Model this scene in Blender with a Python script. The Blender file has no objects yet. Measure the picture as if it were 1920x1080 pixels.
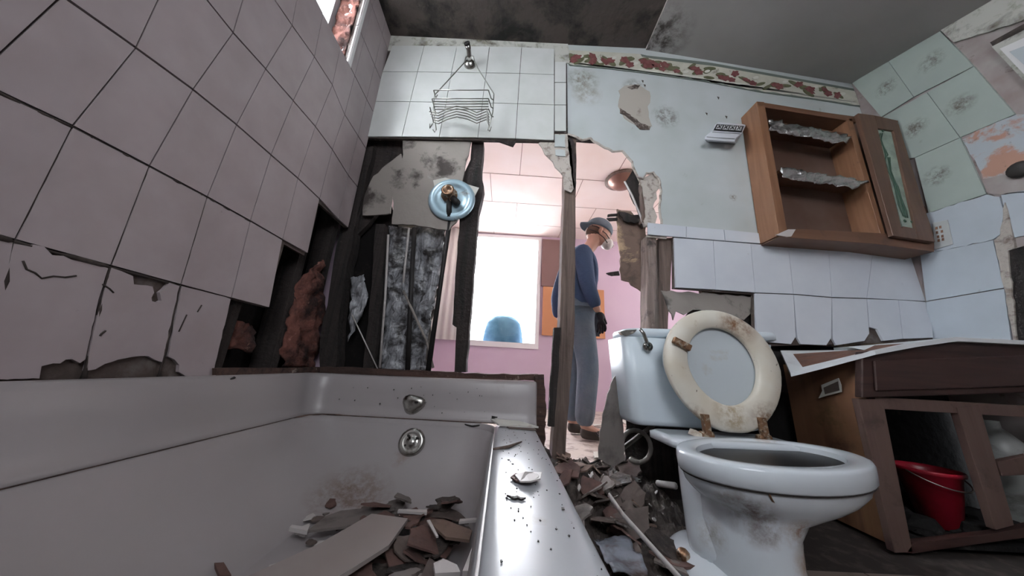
import bpy, bmesh, math, random
from mathutils import Vector, Matrix, noise
sc = bpy.context.scene
COL = sc.collection
PI = math.pi
# ------------------------------------------------------------------ camera
H = 0.48; D = 1.31; XL = -0.80; XR = 2.02
def basis(p, y, r):
    cy, sy, cp, sp, cr, sr = math.cos(y), math.sin(y), math.cos(p), math.sin(p), math.cos(r), math.sin(r)
    f = Vector((sy*cp, cy*cp, sp)); rt = Vector((cy, -sy, 0)); up = rt.cross(f)
    return cr*rt+sr*up, -sr*rt+cr*up, f
RT, UP, FW = basis(.267, .0165, .058)
FPX = 543.0
cd = bpy.data.cameras.new('camera'); cam = bpy.data.objects.new('camera', cd); COL.objects.link(cam)
cd.sensor_width = 36; cd.lens = FPX/1920*36; cd.clip_start = .01
m = Matrix((RT, UP, -FW)).transposed().to_4x4(); m.translation = Vector((0, 0, H)); cam.matrix_world = m
sc.camera = cam
# ------------------------------------------------------------------ world, light, exposure
sc.view_settings.view_transform = 'Standard'; sc.view_settings.look = 'None'
sc.view_settings.gamma = 1; sc.view_settings.use_curve_mapping = False
sc.view_settings.exposure = 0.52
w = bpy.data.worlds.new('overcast_sky'); sc.world = w; w.use_nodes = True
bg = w.node_tree.nodes['Background']; bg.inputs[0].default_value = (.88, .94, 1, 1); bg.inputs[1].default_value = 2.2
def area(name, loc, look, sx, sy, power, color):
    l = bpy.data.lights.new(name, 'AREA'); l.shape = 'RECTANGLE'; l.size = sx; l.size_y = sy; l.energy = power; l.color = color
    o = bpy.data.objects.new(name, l); COL.objects.link(o); o.location = loc
    o.rotation_euler = (Vector(look)-Vector(loc)).to_track_quat('-Z', 'Y').to_euler(); return o
area('daylight_left_window', (-1.35, .38, 2.35), (.6, .6, 1.0), 1.2, .9, 88, (.90, .95, 1))
area('front_fill', (.35, -1.25, 1.85), (.1, 1.0, .5), 1.1, .9, 13, (.96, .96, 1))  # unseen fill behind the camera, added to brighten upward-facing tub surfaces
area('daylight_far_window', (-.1, 4.75, 1.75), (.2, 2.0, .9), 1.7, 1.6, 330, (.93, .95, 1))
area('far_room_side_light', (2.9, 2.6, 1.6), (1.0, 2.6, 1.2), 1.2, 1.4, 22, (1, .95, .93))  # area light out of view on the far room's right

# ------------------------------------------------------------------ pixel on a known plane -> world point
def U(px, py, ax, val):
    d = RT*((px-960)/FPX)+UP*((540-py)/FPX)+FW
    o = Vector((0, 0, H)); t = (val-o[ax])/d[ax]
    return o+d*t
def onY(px, py, y=D): return U(px, py, 1, y)
def onX(px, py, x): return U(px, py, 0, x)
def onZ(px, py, z): return U(px, py, 2, z)

# ------------------------------------------------------------------ materials
def mat(name, col, rough=.6, metal=0, dirt=None, dirt2=None, bump=None, stains=(), wood=None, spec=.5, alpha=None, trans=0, emit=None, mottled=None, coat=0):
    m = bpy.data.materials.new(name); m.use_nodes = True
    N = m.node_tree.nodes; L = m.node_tree.links; b = N['Principled BSDF']
    b.inputs['Roughness'].default_value = rough; b.inputs['Metallic'].default_value = metal
    b.inputs['Specular IOR Level'].default_value = spec
    if coat: b.inputs['Coat Weight'].default_value = coat; b.inputs['Coat Roughness'].default_value = .08
    tc = N.new('ShaderNodeTexCoord')
    rgb = N.new('ShaderNodeRGB'); rgb.outputs[0].default_value = (*col, 1); cur = rgb.outputs[0]
    def noise_fac(scale, lo, hi, detail=6, vec=None, dist=0, rgh=.6):
        n = N.new('ShaderNodeTexNoise'); n.inputs['Scale'].default_value = scale; n.inputs['Detail'].default_value = detail
        n.inputs['Roughness'].default_value = rgh; n.inputs['Distortion'].default_value = dist
        L.new(vec or tc.outputs['Object'], n.inputs['Vector'])
        r = N.new('ShaderNodeMapRange'); r.inputs['From Min'].default_value = lo; r.inputs['From Max'].default_value = hi
        L.new(n.outputs['Fac'], r.inputs['Value']); return r.outputs[0]
    def mix(fac, c2):
        nonlocal cur
        x = N.new('ShaderNodeMix'); x.data_type = 'RGBA'; L.new(fac, x.inputs['Factor']); L.new(cur, x.inputs['A']); x.inputs['B'].default_value = (*c2, 1); cur = x.outputs['Result']
    if wood:   # (axis, dark colour, scale)
        mp = N.new('ShaderNodeMapping'); s = [wood[2]]*3; s[wood[0]] = wood[2]*.06; mp.inputs['Scale'].default_value = s
        L.new(tc.outputs['Object'], mp.inputs['Vector']); mix(noise_fac(1, .35, .7, 8, mp.outputs[0], 1.2), wood[1])
    if mottled: mix(noise_fac(mottled[1], .35, .7, 3), mottled[0])
    for d in (dirt, dirt2):
        if d: mix(noise_fac(d[1], d[2], d[3], 9, None, .3, .65), d[0])
    for (p, r, c, s) in stains:
        v = N.new('ShaderNodeVectorMath'); v.operation = 'DISTANCE'; L.new(tc.outputs['Object'], v.inputs[0]); v.inputs[1].default_value = p
        r1 = N.new('ShaderNodeMapRange'); r1.inputs['From Min'].default_value = r; r1.inputs['From Max'].default_value = r*.3; L.new(v.outputs['Value'], r1.inputs['Value'])
        nf = noise_fac(s, .42, .60, 10, None, .08, .72)
        k = N.new('ShaderNodeMath'); k.operation = 'MULTIPLY'; L.new(r1.outputs[0], k.inputs[0]); L.new(nf, k.inputs[1]); k.use_clamp = True
        mix(k.outputs[0], c)
    L.new(cur, b.inputs['Base Color'])
    if bump:
        n = N.new('ShaderNodeTexNoise'); n.inputs['Scale'].default_value = bump[0]; n.inputs['Detail'].default_value = 6; L.new(tc.outputs['Object'], n.inputs['Vector'])
        bp = N.new('ShaderNodeBump'); bp.inputs['Strength'].default_value = bump[1]; bp.inputs['Distance'].default_value = .01
        L.new(n.outputs['Fac'], bp.inputs['Height']); L.new(bp.outputs[0], b.inputs['Normal'])
    if alpha is not None: b.inputs['Alpha'].default_value = alpha
    if trans: b.inputs['Transmission Weight'].default_value = trans; b.inputs['IOR'].default_value = 1.08
    if emit: b.inputs['Emission Color'].default_value = (*emit[0], 1); b.inputs['Emission Strength'].default_value = emit[1]
    return m
BLK = (.012, .011, .011)
M = dict(
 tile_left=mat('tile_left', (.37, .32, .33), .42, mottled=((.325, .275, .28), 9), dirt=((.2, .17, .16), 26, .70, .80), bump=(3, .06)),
 tile_back=mat('tile_back', (.60, .61, .60), .3, mottled=((.53, .55, .53), 6), dirt=((.3, .28, .25), 14, .68, .8)),
 tile_low=mat('tile_low', (.62, .65, .70), .12, mottled=((.57, .60, .66), 5), bump=(1.5, .12), dirt=((.3, .27, .24), 18, .7, .78)),
 grout=mat('grout', (.035, .026, .023), .9, dirt=((.09, .07, .06), 20, .5, .7)),
 mastic=mat('mastic', (.075, .055, .048), .9, dirt=((.15, .13, .12), 15, .52, .72), bump=(60, .3)),
 drywall=mat('painted_drywall', (.50, .535, .545), .55, mottled=((.42, .46, .45), 3), dirt=((.27, .25, .22), 12, .66, .78),
    stains=[(tuple(onY(1248, 218)), .09, (.13, .11, .09), 34), (tuple(onY(1188, 165)), .08, (.10, .08, .06), 30), (tuple(onY(1092, 150)), .11, (.17, .15, .11), 26), (tuple(onY(1375, 370)), .025, (.20, .17, .14), 80), (tuple(onY(1100, 175)), .10, (.28, .26, .22), 18)]),
 gypsum=mat('gypsum_edge', (.46, .42, .38), .9, dirt=((.16, .12, .1), 25, .5, .65), bump=(80, .5)),
 plaster=mat('dirty_plaster', (.50, .50, .46), .8, dirt=((.10, .085, .065), 9, .52, .68), dirt2=((.24, .24, .17), 22, .55, .7)),
 ceil_dark=mat('moldy_ceiling', (.078, .062, .055), .9, dirt=((.013, .011, .010), 5, .46, .62), dirt2=((.14, .115, .10), 3.4, .60, .74), bump=(30, .3)),
 ceil_grey=mat('grey_ceiling_panel', (.36, .345, .335), .8, mottled=((.31, .30, .29), 2.5), dirt=((.1, .09, .075), 7, .68, .8),
    stains=[(tuple(onZ(1235, 70, 2.4)), .2, (.05, .04, .035), 16)]),
 green=mat('pale_green_panel', (.39, .45, .415), .45, mottled=((.34, .395, .37), 4), dirt=((.16, .15, .12), 9, .64, .78),
    stains=[(tuple(onX(x, y, XR-.01)), .055, (.12, .11, .09), 40) for x, y in ((1745, 115), (1661, 165), (1715, 240), (1800, 196), (1755, 330))]),
 right_white=mat('right_white_tile', (.52, .57, .63), .4, mottled=((.45, .50, .55), 4), dirt=((.2, .17, .15), 10, .66, .76)),
 mauve=mat('mauve_wall_board', (.27, .215, .21), .8, mottled=((.36, .33, .32), 8), dirt=((.12, .09, .08), 12, .58, .7)),
 burnt=mat('torn_wall_paper', (.42, .46, .50), .8, dirt=((.42, .24, .18), 9, .50, .58), dirt2=((.08, .06, .05), 17, .60, .68)),
 stud=mat('old_stud_wood', (.16, .115, .095), .85, wood=(2, (.06, .042, .036), 40), dirt=((.3, .26, .23), 30, .68, .78), bump=(40, .4)),
 stud_light=mat('stud_wood_grey', (.27, .215, .19), .85, wood=(2, (.12, .085, .072), 40), dirt=((.05, .04, .036), 14, .56, .7), bump=(40, .4)),
 rot=mat('rotten_wood', (.035, .026, .024), .95, wood=(2, (.010, .009, .009), 30), dirt=((.11, .08, .07), 24, .66, .8), bump=(50, .8)),
 ledger=mat('rotten_ledger', (.085, .045, .035), .9, wood=(0, (.02, .013, .012), 30), dirt=((.36, .30, .26), 22, .62, .72), bump=(60, .6)),
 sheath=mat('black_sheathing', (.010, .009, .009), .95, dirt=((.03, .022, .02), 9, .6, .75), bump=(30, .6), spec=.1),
 pinkins=mat('pink_insulation', (.16, .06, .046), .95, dirt=((.03, .014, .013), 9, .44, .60), dirt2=((.42, .22, .18), 22, .62, .72), bump=(50, .8)),
 foil=mat('crumpled_foil', (.62, .62, .62), .27, 1, dirt=((.12, .11, .10), 12, .55, .7), bump=(60, .5)),
 plastic=mat('dirty_plastic_sheet', (.40, .41, .44), .3, wood=(2, (.015, .013, .013), 45), dirt=((.03, .027, .027), 9, .50, .62), bump=(30, .9)),
 chrome=mat('dull_chrome', (.42, .41, .39), .24, 1, dirt=((.13, .11, .09), 18, .5, .68)),
 wire=mat('wire_metal', (.30, .30, .27), .35, .9),
 iron=mat('black_pipe', (.020, .018, .018), .6, .3),
 trimplate=mat('valve_plate_steel', (.36, .50, .58), .35, .35, dirt=((.2, .2, .19), 14, .6, .72)),
 hard=mat('grey_hardboard', (.25, .225, .205), .85, dirt=((.05, .04, .036), 7, .52, .64), dirt2=((.38, .36, .33), 5, .62, .72), bump=(30, .2)),
 brownboard=mat('brown_hardboard', (.15, .10, .078), .85, dirt=((.08, .055, .045), 12, .5, .65), dirt2=((.40, .28, .18), 4, .56, .62), bump=(40, .3)),
 cardboard=mat('pale_card', (.52, .51, .47), .8, dirt=((.25, .22, .18), 14, .6, .7)),
 tub=mat('tub_enamel', (.315, .29, .295), .35, mottled=((.30, .275, .275), 3), dirt=((.14, .10, .08), 21, .71, .80), dirt2=((.19, .15, .13), 3, .64, .86),
    stains=[((-.345, 1.20, .12), .05, (.22, .15, .12), 30), ((-.45, 1.06, .05), .14, (.17, .12, .10), 26)]),
 rimm=mat('tub_rim_enamel', (.40, .415, .44), .28, spec=.3, dirt=((.07, .055, .045), 40, .665, .70), dirt2=((.3, .27, .25), 8, .62, .75), coat=.0),
 porcelain=mat('toilet_porcelain', (.60, .645, .69), .15, dirt=((.30, .25, .2), 9, .72, .85), coat=.2,
    stains=[(tuple(onY(1405, 985, .70)), .075, (.10, .045, .03), 24), (tuple(onY(1372, 960, .70)), .05, (.16, .11, .08), 30), (tuple(onY(1440, 1000, .70)), .05, (.16, .09, .06), 34), (tuple(onY(1488, 990, .72)), .045, (.28, .16, .09), 14), (tuple(onY(1486, 1050, .74)), .05, (.34, .22, .14), 12), (tuple(onY(1430, 830, .98)), .05, (.35, .2, .1), 22), (tuple(onY(1320, 1000, .80)), .05, (.3, .27, .24), 22)]),
 tankp=mat('tank_porcelain', (.58, .655, .71), .32, mottled=((.62, .68, .73), 2)),
 seat=mat('stained_toilet_seat', (.64, .61, .54), .35, mottled=((.58, .52, .42), 7), dirt=((.36, .25, .13), 11, .60, .72), dirt2=((.08, .045, .03), 40, .675, .71),
    stains=[(tuple(onY(1382, 608, 1.03)), .085, (.19, .09, .04), 16), (tuple(onY(1300, 790, 1.0)), .06, (.18, .09, .04), 30), (tuple(onY(1440, 790, 1.0)), .07, (.18, .09, .04), 30), (tuple(onY(1370, 775, 1.0)), .07, (.34, .25, .14), 25)]),
 lidm=mat('toilet_lid', (.50, .55, .58), .3, dirt=((.4, .36, .3), 8, .6, .8)),
 rust=mat('rusty_brass', (.25, .14, .08), .45, .7, dirt=((.5, .42, .33), 60, .5, .6), dirt2=((.05, .025, .018), 40, .55, .65)),
 water=mat('black_water', (.006, .005, .005), .3, spec=.12),
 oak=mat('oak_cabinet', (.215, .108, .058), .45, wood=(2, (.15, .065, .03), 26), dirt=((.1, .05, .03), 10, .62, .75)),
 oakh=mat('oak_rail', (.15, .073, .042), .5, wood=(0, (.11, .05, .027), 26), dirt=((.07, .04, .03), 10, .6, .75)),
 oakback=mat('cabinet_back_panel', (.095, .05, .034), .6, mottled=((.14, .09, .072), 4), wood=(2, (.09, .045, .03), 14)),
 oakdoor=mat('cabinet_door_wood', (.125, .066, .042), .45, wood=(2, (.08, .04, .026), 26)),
 glass=mat('etched_glass_insert', (.23, .29, .245), .25, mottled=((.35, .43, .36), 20)),
 glassgreen=mat('etched_green_scroll', (.05, .11, .075), .4),
 vwood=mat('dark_walnut_front', (.055, .027, .023), .5, wood=(0, (.024, .013, .012), 22), spec=.3),  # brown walnut, darkened further to stand for less light on the front
 vside=mat('vanity_side_plywood', (.27, .135, .07), .6, mottled=((.20, .095, .05), 4), wood=(2, (.17, .08, .045), 14),
    stains=[((1.25, 1.13, .22), .10, (.05, .015, .012), 17), ((1.25, 1.16, .36), .08, (.12, .07, .03), 18)]),
 vstile=mat('vanity_stile_wood', (.115, .07, .058), .6, wood=(2, (.09, .05, .042), 28), dirt=((.05, .03, .026), 11, .55, .7)),
 laminate=mat('white_laminate', (.68, .70, .72), .3, dirt=((.25, .18, .14), 8, .66, .76)),
 peel=mat('bare_counter_wood', (.17, .075, .045), .7, wood=(0, (.08, .035, .025), 22)),
 red=mat('red_plastic', (.36, .012, .03), .35, dirt=((.12, .01, .015), 6, .5, .75)),
 jug=mat('milky_plastic', (.32, .33, .32), .4, dirt=((.1, .09, .08), 9, .5, .7)),
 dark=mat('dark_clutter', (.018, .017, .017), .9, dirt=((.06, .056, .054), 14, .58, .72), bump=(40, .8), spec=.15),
 floor=mat('dirty_floor_tile', (.23, .18, .155), .5, dirt=((.05, .036, .032), 8, .48, .62), bump=(20, .2)),
 soil=mat('wet_rubble', (.050, .038, .033), .8, dirt=((.12, .095, .082), 12, .55, .68), dirt2=((.018, .014, .013), 8, .5, .62), bump=(45, 1)),
 lino=mat('grey_brown_board', (.105, .08, .070), .75, dirt=((.075, .056, .05), 12, .48, .64), bump=(30, .4)),
 linog=mat('grey_linoleum', (.15, .13, .12), .6, dirt=((.07, .058, .052), 7, .5, .65), dirt2=((.04, .03, .028), 15, .63, .7)),
 redbrown=mat('red_brown_scrap', (.115, .062, .052), .75, dirt=((.07, .04, .036), 12, .48, .62), bump=(40, .5)),
 scrapwhite=mat('white_scrap', (.46, .43, .42), .5, dirt=((.2, .16, .14), 14, .6, .7)),
 plank=mat('pale_plank', (.30, .262, .25), .5, mottled=((.26, .22, .21), 6), dirt=((.15, .12, .1), 17, .68, .75)),
 puddle=mat('wet_grey_sheet', (.20, .22, .26), .15, dirt=((.08, .06, .055), 9, .5, .65)),
 tan=mat('bare_patch_tan', (.38, .35, .31), .8, dirt=((.2, .17, .14), 14, .6, .72)), mould=mat('black_mould', (.06, .045, .038), .95, dirt=((.2, .17, .15), 50, .5, .6)), caulk=mat('brown_caulk', (.17, .11, .09), .9, dirt=((.05, .03, .025), 20, .45, .6)),
 black=mat('black_bits', (.02, .017, .016), .7),
 fwall=mat('pink_plaster', (.58, .45, .55), .8, mottled=((.56, .42, .53), 3)),
 fwall_u=mat('far_wall_upper', (.70, .52, .55), .8),
 fceil=mat('far_ceiling_board', (.80, .66, .60), .8, mottled=((.84, .73, .69), 2)),
 seam=mat('ceiling_seam', (.30, .2, .17), .9),
 ffloor=mat('far_floor', (.45, .38, .34), .7, dirt=((.15, .11, .09), 10, .5, .65)),
 white=mat('white_paint', (.75, .74, .74), .6),
 cream=mat('cream_wall_sheet', (.82, .80, .76), .8),
 cork=mat('orange_board', (.50, .23, .11), .8), corkd=mat('mauve_brown_board', (.20, .12, .11), .8),
 bluegrey=mat('blue_tarp', (.035, .13, .19), .7, mottled=((.09, .24, .31), 6)),
 skin=mat('skin', (.42, .24, .18), .6), sweater=mat('navy_sweatshirt', (.035, .06, .12), .9, bump=(60, .3)), jeans=mat('grey_blue_jeans', (.14, .16, .19), .9, mottled=((.08, .12, .16), 4), bump=(50, .4)),
 cap=mat('blue_grey_cap', (.13, .17, .21), .9), mask=mat('white_respirator', (.62, .60, .58), .7), glove=mat('black_glove', (.012, .012, .015), .8), boot=mat('work_boot', (.05, .04, .035), .8), hair=mat('brown_hair', (.08, .045, .03), .9),
 cream_border=mat('border_paper', (.52, .51, .44), .7, mottled=((.42, .42, .35), 14), dirt=((.12, .10, .07), 12, .60, .72)),
 flower=mat('red_flower', (.12, .03, .032), .7, mottled=((.20, .075, .07), 50)), leafc=mat('olive_leaf', (.085, .095, .045), .7, mottled=((.14, .14, .08), 50)), bdark=mat('border_edge_green', (.13, .155, .135), .7), bwhite=mat('border_white', (.58, .58, .52), .7),
 outlet=mat('ivory_outlet', (.50, .52, .52), .5), outd=mat('outlet_brown', (.20, .10, .06), .6), disp=mat('white_dispenser', (.60, .62, .67), .35), dispg=mat('dispenser_grey', (.28, .29, .30), .5), ink=mat('black_ink', (.02, .02, .022), .5), inkw=mat('pale_print', (.55, .57, .58), .5),
 copper=mat('lamp_copper', (.22, .12, .09), .4, .5), hose=mat('grey_hose', (.18, .165, .15), .5, .2), windowglass=mat('window_pane', (1, 1, 1), .0, trans=1, spec=.0),
)
# ------------------------------------------------------------------ mesh helpers
class MB:
    def __init__(s): s.v = []; s.f = []; s.mi = []; s.mats = []; s.sm = []
    def idx(s, m):
        if m not in s.mats: s.mats.append(m)
        return s.mats.index(m)
    def add(s, vs, fs, m, smooth=False):
        o = len(s.v); s.v += [Vector(v) for v in vs]; i = s.idx(m)
        for f in fs: s.f.append([o+k for k in f]); s.mi.append(i); s.sm.append(smooth)
        return s
    def prism(s, pts, d, m):   # polygon pts (3D), extruded by vector d
        pts = [Vector(p) for p in pts]; d = Vector(d); n = len(pts)
        s.add(pts+[p+d for p in pts], [list(range(n))[::-1], list(range(n, 2*n))]+[[i, (i+1) % n, n+(i+1) % n, n+i] for i in range(n)], m); return s
    def box(s, a, b, m, R=None):
        x0, y0, z0 = a; x1, y1, z1 = b
        v = [Vector(p) for p in ((x0, y0, z0), (x1, y0, z0), (x1, y1, z0), (x0, y1, z0), (x0, y0, z1), (x1, y0, z1), (x1, y1, z1), (x0, y1, z1))]
        if R is not None: v = [R @ p for p in v]
        s.add(v, [[0, 3, 2, 1], [4, 5, 6, 7], [0, 1, 5, 4], [1, 2, 6, 5], [2, 3, 7, 6], [3, 0, 4, 7]], m); return s
    def tube(s, pts, r, m, seg=8, closed=False, flat=1):
        pts = [Vector(p) for p in pts]; n = len(pts); rings = []; up = None
        rr = r if isinstance(r, (list, tuple)) else [r]*n
        for i, p in enumerate(pts):
            a = pts[i-1] if (i > 0 or closed) else p; b = pts[(i+1) % n] if (i < n-1 or closed) else p
            t = (b-a).normalized()
            if up is None: up = Vector((0, 0, 1)) if abs(t.z) < .9 else Vector((1, 0, 0))
            u = (up-t*up.dot(t)).normalized(); up = u; w_ = t.cross(u)
            rings.append([p+(u*math.cos(2*PI*k/seg)+w_*math.sin(2*PI*k/seg)*flat)*rr[i] for k in range(seg)])
        s.loft(rings, m, cap=not closed, closed=closed); return s
    def loft(s, rings, m, cap=True, closed=False, smooth=True, strip=False):
        n = len(rings[0]); vs = [p for r in rings for p in r]; fs = []
        for i in range(len(rings)-(0 if closed else 1)):
            j = (i+1) % len(rings)
            for k in range(n-1 if strip else n): fs.append([i*n+k, i*n+(k+1) % n, j*n+(k+1) % n, j*n+k])
        if cap: fs.append(list(range(n))[::-1]); fs.append([(len(rings)-1)*n+k for k in range(n)])
        s.add(vs, fs, m, smooth); return s
    def lathe(s, prof, c, axis, m, seg=32):   # prof (r, h) along axis
        c = Vector(c); a = Vector(axis).normalized(); u = a.orthogonal().normalized(); w_ = a.cross(u)
        s.loft([[c+a*h+(u*math.cos(2*PI*k/seg)+w_*math.sin(2*PI*k/seg))*max(r, .0004) for k in range(seg)] for r, h in prof], m); return s
    def build(s, name, parent=None, loc=None, bevel=0, seg=2, subsurf=0, label=None):
        me = bpy.data.meshes.new(name); me.from_pydata([tuple(v) for v in s.v], [], s.f)
        for k in s.mats: me.materials.append(M[k])
        me.polygons.foreach_set('material_index', s.mi); me.polygons.foreach_set('use_smooth', s.sm)
        bm = bmesh.new(); bm.from_mesh(me); bmesh.ops.recalc_face_normals(bm, faces=bm.faces); bm.to_mesh(me); bm.free()
        o = bpy.data.objects.new(name, me); COL.objects.link(o)
        if parent: o.parent = parent; o.matrix_parent_inverse = Matrix.Translation(-parent.location)
        if bevel:
            b = o.modifiers.new('bevel', 'BEVEL'); b.width = bevel; b.segments = seg; b.limit_method = 'ANGLE'; b.angle_limit = .6
        if subsurf:
            b = o.modifiers.new('sub', 'SUBSURF'); b.levels = b.render_levels = subsurf
        if label: o['label'] = label
        return o
def tag(o, label, cat, group=None):
    o['label'] = label; o['category'] = cat
    if group: o['group'] = group
    return o
def thing(name, loc, label, cat, group=None):
    o = bpy.data.objects.new(name, None); COL.objects.link(o); o.location = loc; o.empty_display_size = .05
    return tag(o, label, cat, group)
def struct(o): o['kind'] = 'structure'; return o
def stuff(o): o['kind'] = 'stuff'; return o
def rag(pts, amp, step, seed=0, close=True):   # roughen a pixel outline
    r = random.Random(seed); out = []; n = len(pts)
    for i in range(n if close else n-1):
        a, b = pts[i], pts[(i+1) % n]; L = math.hypot(b[0]-a[0], b[1]-a[1]); k = max(1, int(L/step))
        for j in range(k):
            t = j/k; q = amp if j else amp*.3
            out.append((a[0]+(b[0]-a[0])*t+r.uniform(-q, q), a[1]+(b[1]-a[1])*t+r.uniform(-q, q)))
    return out
def crumple(name, corners, nx, ny, amp, scale, thick, m, seed=0, ragged=.0, parent=None):
    """a wrinkled sheet spanned between four corners"""
    a, b, c, d = [Vector(p) for p in corners]; nrm = (b-a).cross(d-a).normalized(); vs = []; fs = []; r = random.Random(seed)
    for j in range(ny+1):
        for i in range(nx+1):
            u, v = i/nx, j/ny; p = a*(1-u)*(1-v)+b*u*(1-v)+c*u*v+d*(1-u)*v
            p = p+nrm*(noise.noise(p*scale+Vector((seed, 0, 0)))*amp+noise.noise(p*scale*2.7+Vector((0, seed, 3)))*amp*.5)
            if ragged and (i in (0, nx) or j in (0, ny)): p += ((b-a).normalized()*r.uniform(-1, 1)+(d-a).normalized()*r.uniform(-1, 1))*ragged
            vs.append(p)
    for j in range(ny):
        for i in range(nx): k = j*(nx+1)+i; fs.append([k, k+1, k+nx+2, k+nx+1])
    mb = MB(); mb.add(vs, fs, m, True); o = mb.build(name, parent)
    s = o.modifiers.new('solid', 'SOLIDIFY'); s.thickness = thick
    return o

# ================================================================== SETTING
# ---- left wall: tiles on a board, stair-stepped loss at the far end, window high up
YV, TW, ZA, TH = .335, .1266, .858, .2315
def nodeL(v, r): return Vector((XL, YV+v*TW, ZA+r*TH))
meas = {(1,-1):(19,450),(2,-1):(201,498.5),(3,-1):(333.5,534),(4,-1):(429,559),(5,-1):(501,577),(0,-1):(-60,428),
(1,0):(128.5,236),(2,0):(274,311),(3,0):(383.5,369),(4,0):(465,414),(5,0):(526,449),(6,0):(573.5,475),(0,0):(-60,148),
(1,1):(248.5,89),(2,1):(356.5,167.5),(3,1):(439,233.5),(4,1):(504,290),(5,1):(555,334),(6,1):(596,372.5),(0,1):(110,-8),
(2,2):(432.5,61),(3,2):(494,129),(4,2):(546,188.5),(5,2):(588,237),(6,2):(620,280),(3,3):(544,47.5),(4,3):(586,106),(5,3):(620,159),
(1,-2):(-30,712),(2,-2):(152,711),(3,-2):(293,710.7),(4,-2):(393.5,706)}
def nL(v, r):
    if (v, r) in meas: return onX(*meas[(v, r)], XL)
    p = nodeL(v, r)
    if v >= 8: p.y = D
    if r == -2: p.z = .412
    return p
WY0, WY1, WZ0, WZ1 = .05, 1.03, 1.79, 2.30
wl = MB(); g = .0022
def tileL(pts, m='tile_left', t=.008):
    c = sum(pts, Vector())/len(pts); q = [p+(c-p).normalized()*g*1.3 for p in pts]
    wl.prism([p+Vector((-.001, 0, 0)) for p in q], (t, 0, 0), m)
def clip_tile(a, b, c, d):
    # skip / trim tiles against the window
    y0, y1, z0, z1 = min(a.y, d.y), max(b.y, c.y), a.z, d.z
    if y1 <= WY0 or y0 >= WY1 or z1 <= WZ0+.02 or z0 >= WZ1: tileL([a, b, c, d]); return
    if y1 > WY1:
        if y0 < WY1: b = b.copy(); c = c.copy(); a = a.copy(); d = d.copy(); a.y = d.y = WY1; tileL([a, b, c, d])
for r in range(-2, 7):
    for v in range(-6, 8):
        if r == -2 and v >= 4: continue
        if r == -1 and v >= 5: continue
        if r == 0 and v >= 6: continue
        if r == -2 and v in (1, 2, 3) : continue
        a, b, c, d = nL(v, r), nL(v+1, r), nL(v+1, r+1), nL(v, r+1)
        if r == 6: c.z = min(c.z, 2.36); d.z = min(d.z, 2.36)
        if a.z > 2.35: continue
        clip_tile(a, b, c, d)
# damaged bottom-row tiles (outlines with the bitten-off places)
for poly in ([(-30, 712), (66, 709), (70, 686), (92, 681), (105, 681), (116, 674), (128, 673), (143, 680), (153, 673), (160, 640), (178, 560), (190, 520), (196, 503), (190, 500), (165, 494), (158, 489), (143, 487), (140, 484), (128, 478), (120, 479), (90, 478), (75, 462), (55, 458), (42, 459), (28, 452), (19, 452), (-10, 570)],
             [(155, 695), (172, 692), (190, 682), (215, 674), (240, 669), (272, 667), (285, 674), (298, 679), (303, 660), (318, 590), (331, 536), (312, 530), (301, 543), (294, 548), (297, 563), (290, 567), (279, 564), (278, 558), (283, 548), (280, 537), (270, 535), (245, 533), (243, 517), (222, 508), (203, 502), (196, 520), (178, 585), (163, 650)],
             [(330, 697), (345, 706), (393, 705), (428, 560), (336, 536), (320, 610), (310, 668), (322, 674), (331, 684)]):
    wl.prism([onX(x, y, XL)+Vector((-.001, 0, 0)) for x, y in rag(poly, 1.0, 12, 3)], (.008, 0, 0), 'tile_left')
rc = random.Random(4)
for row, lim in (((-1), [(0, -1), (1, -1), (2, -1), (3, -1)]), (0, [(0, 0), (1, 0), (2, 0), (3, 0), (4, 0), (5, 0)])):
    for p_, q_ in zip(lim, lim[1:]):
        a, b_ = nL(*p_), nL(*q_); n = 9; base = (.0035 if row < 0 else .0022)
        if row < 0 and p_[0] == 2: base = .002
        wl.tube([a.lerp(b_, t/n)+Vector((.0045, 0, -.002)) for t in range(n+1)], [base*rc.uniform(.5, 1.9)*(1 if p_[0] < 4 else .6) for t in range(n+1)], 'grout', 6)
for v, r0_, r1_ in ((1, -1, 0), (1, -2, -1), (2, -2, -1), (3, -2, -1), (2, -1, 0), (3, -1, 0)):
    a, b_ = nL(v, r0_), nL(v, r1_); n = 10; wl.tube([a.lerp(b_, t/n)+Vector((.0045, 0, 0)) for t in range(n+1)], [(.0030 if r0_ == -2 else .0018)*rc.uniform(.4, 1.6) for t in range(n+1)], 'grout', 6)
# fine cracks: slim raised slivers of dark grout
for cr in ([(43, 489), (50, 505), (66, 512), (78, 522), (100, 518), (122, 520), (143, 517)], [(192, 533), (205, 541), (213, 549)], [(198, 620), (190, 626), (187, 630)], [(378, 572), (370, 585)], [(335, 622), (350, 590)]):
    wl.tube([onX(x, y, XL+.0072) for x, y in cr], .0016, 'grout', 5)
# backing board with window hole and stair-step loss
def bq(y0, y1, z0, z1, m='mastic'): wl.box((XL-.014, y0, z0), (XL-.0015, y1, z1), m)
yb4, yb5, yb6 = nL(4, -1).y, nL(5, -1).y, nL(6, 0).y
zb1, zb0, za = nL(4, -1).z, ZA, ZA+TH
bq(-1, WY0, .40, 2.36); bq(WY0, yb4-.003, .40, WZ0); bq(yb4-.003, yb5-.003, ZA-TH, WZ0); bq(yb5-.003, yb6-.003, ZA-.002, WZ0)
bq(yb6-.003, D, ZA+TH, WZ0); bq(WY1, D+.004, WZ0, 2.37); bq(WY0, WY1, WZ1, 2.37); wl.box((XL-.014, -1, 0), (XL-.0015, .9, .40), 'mastic')
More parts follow.
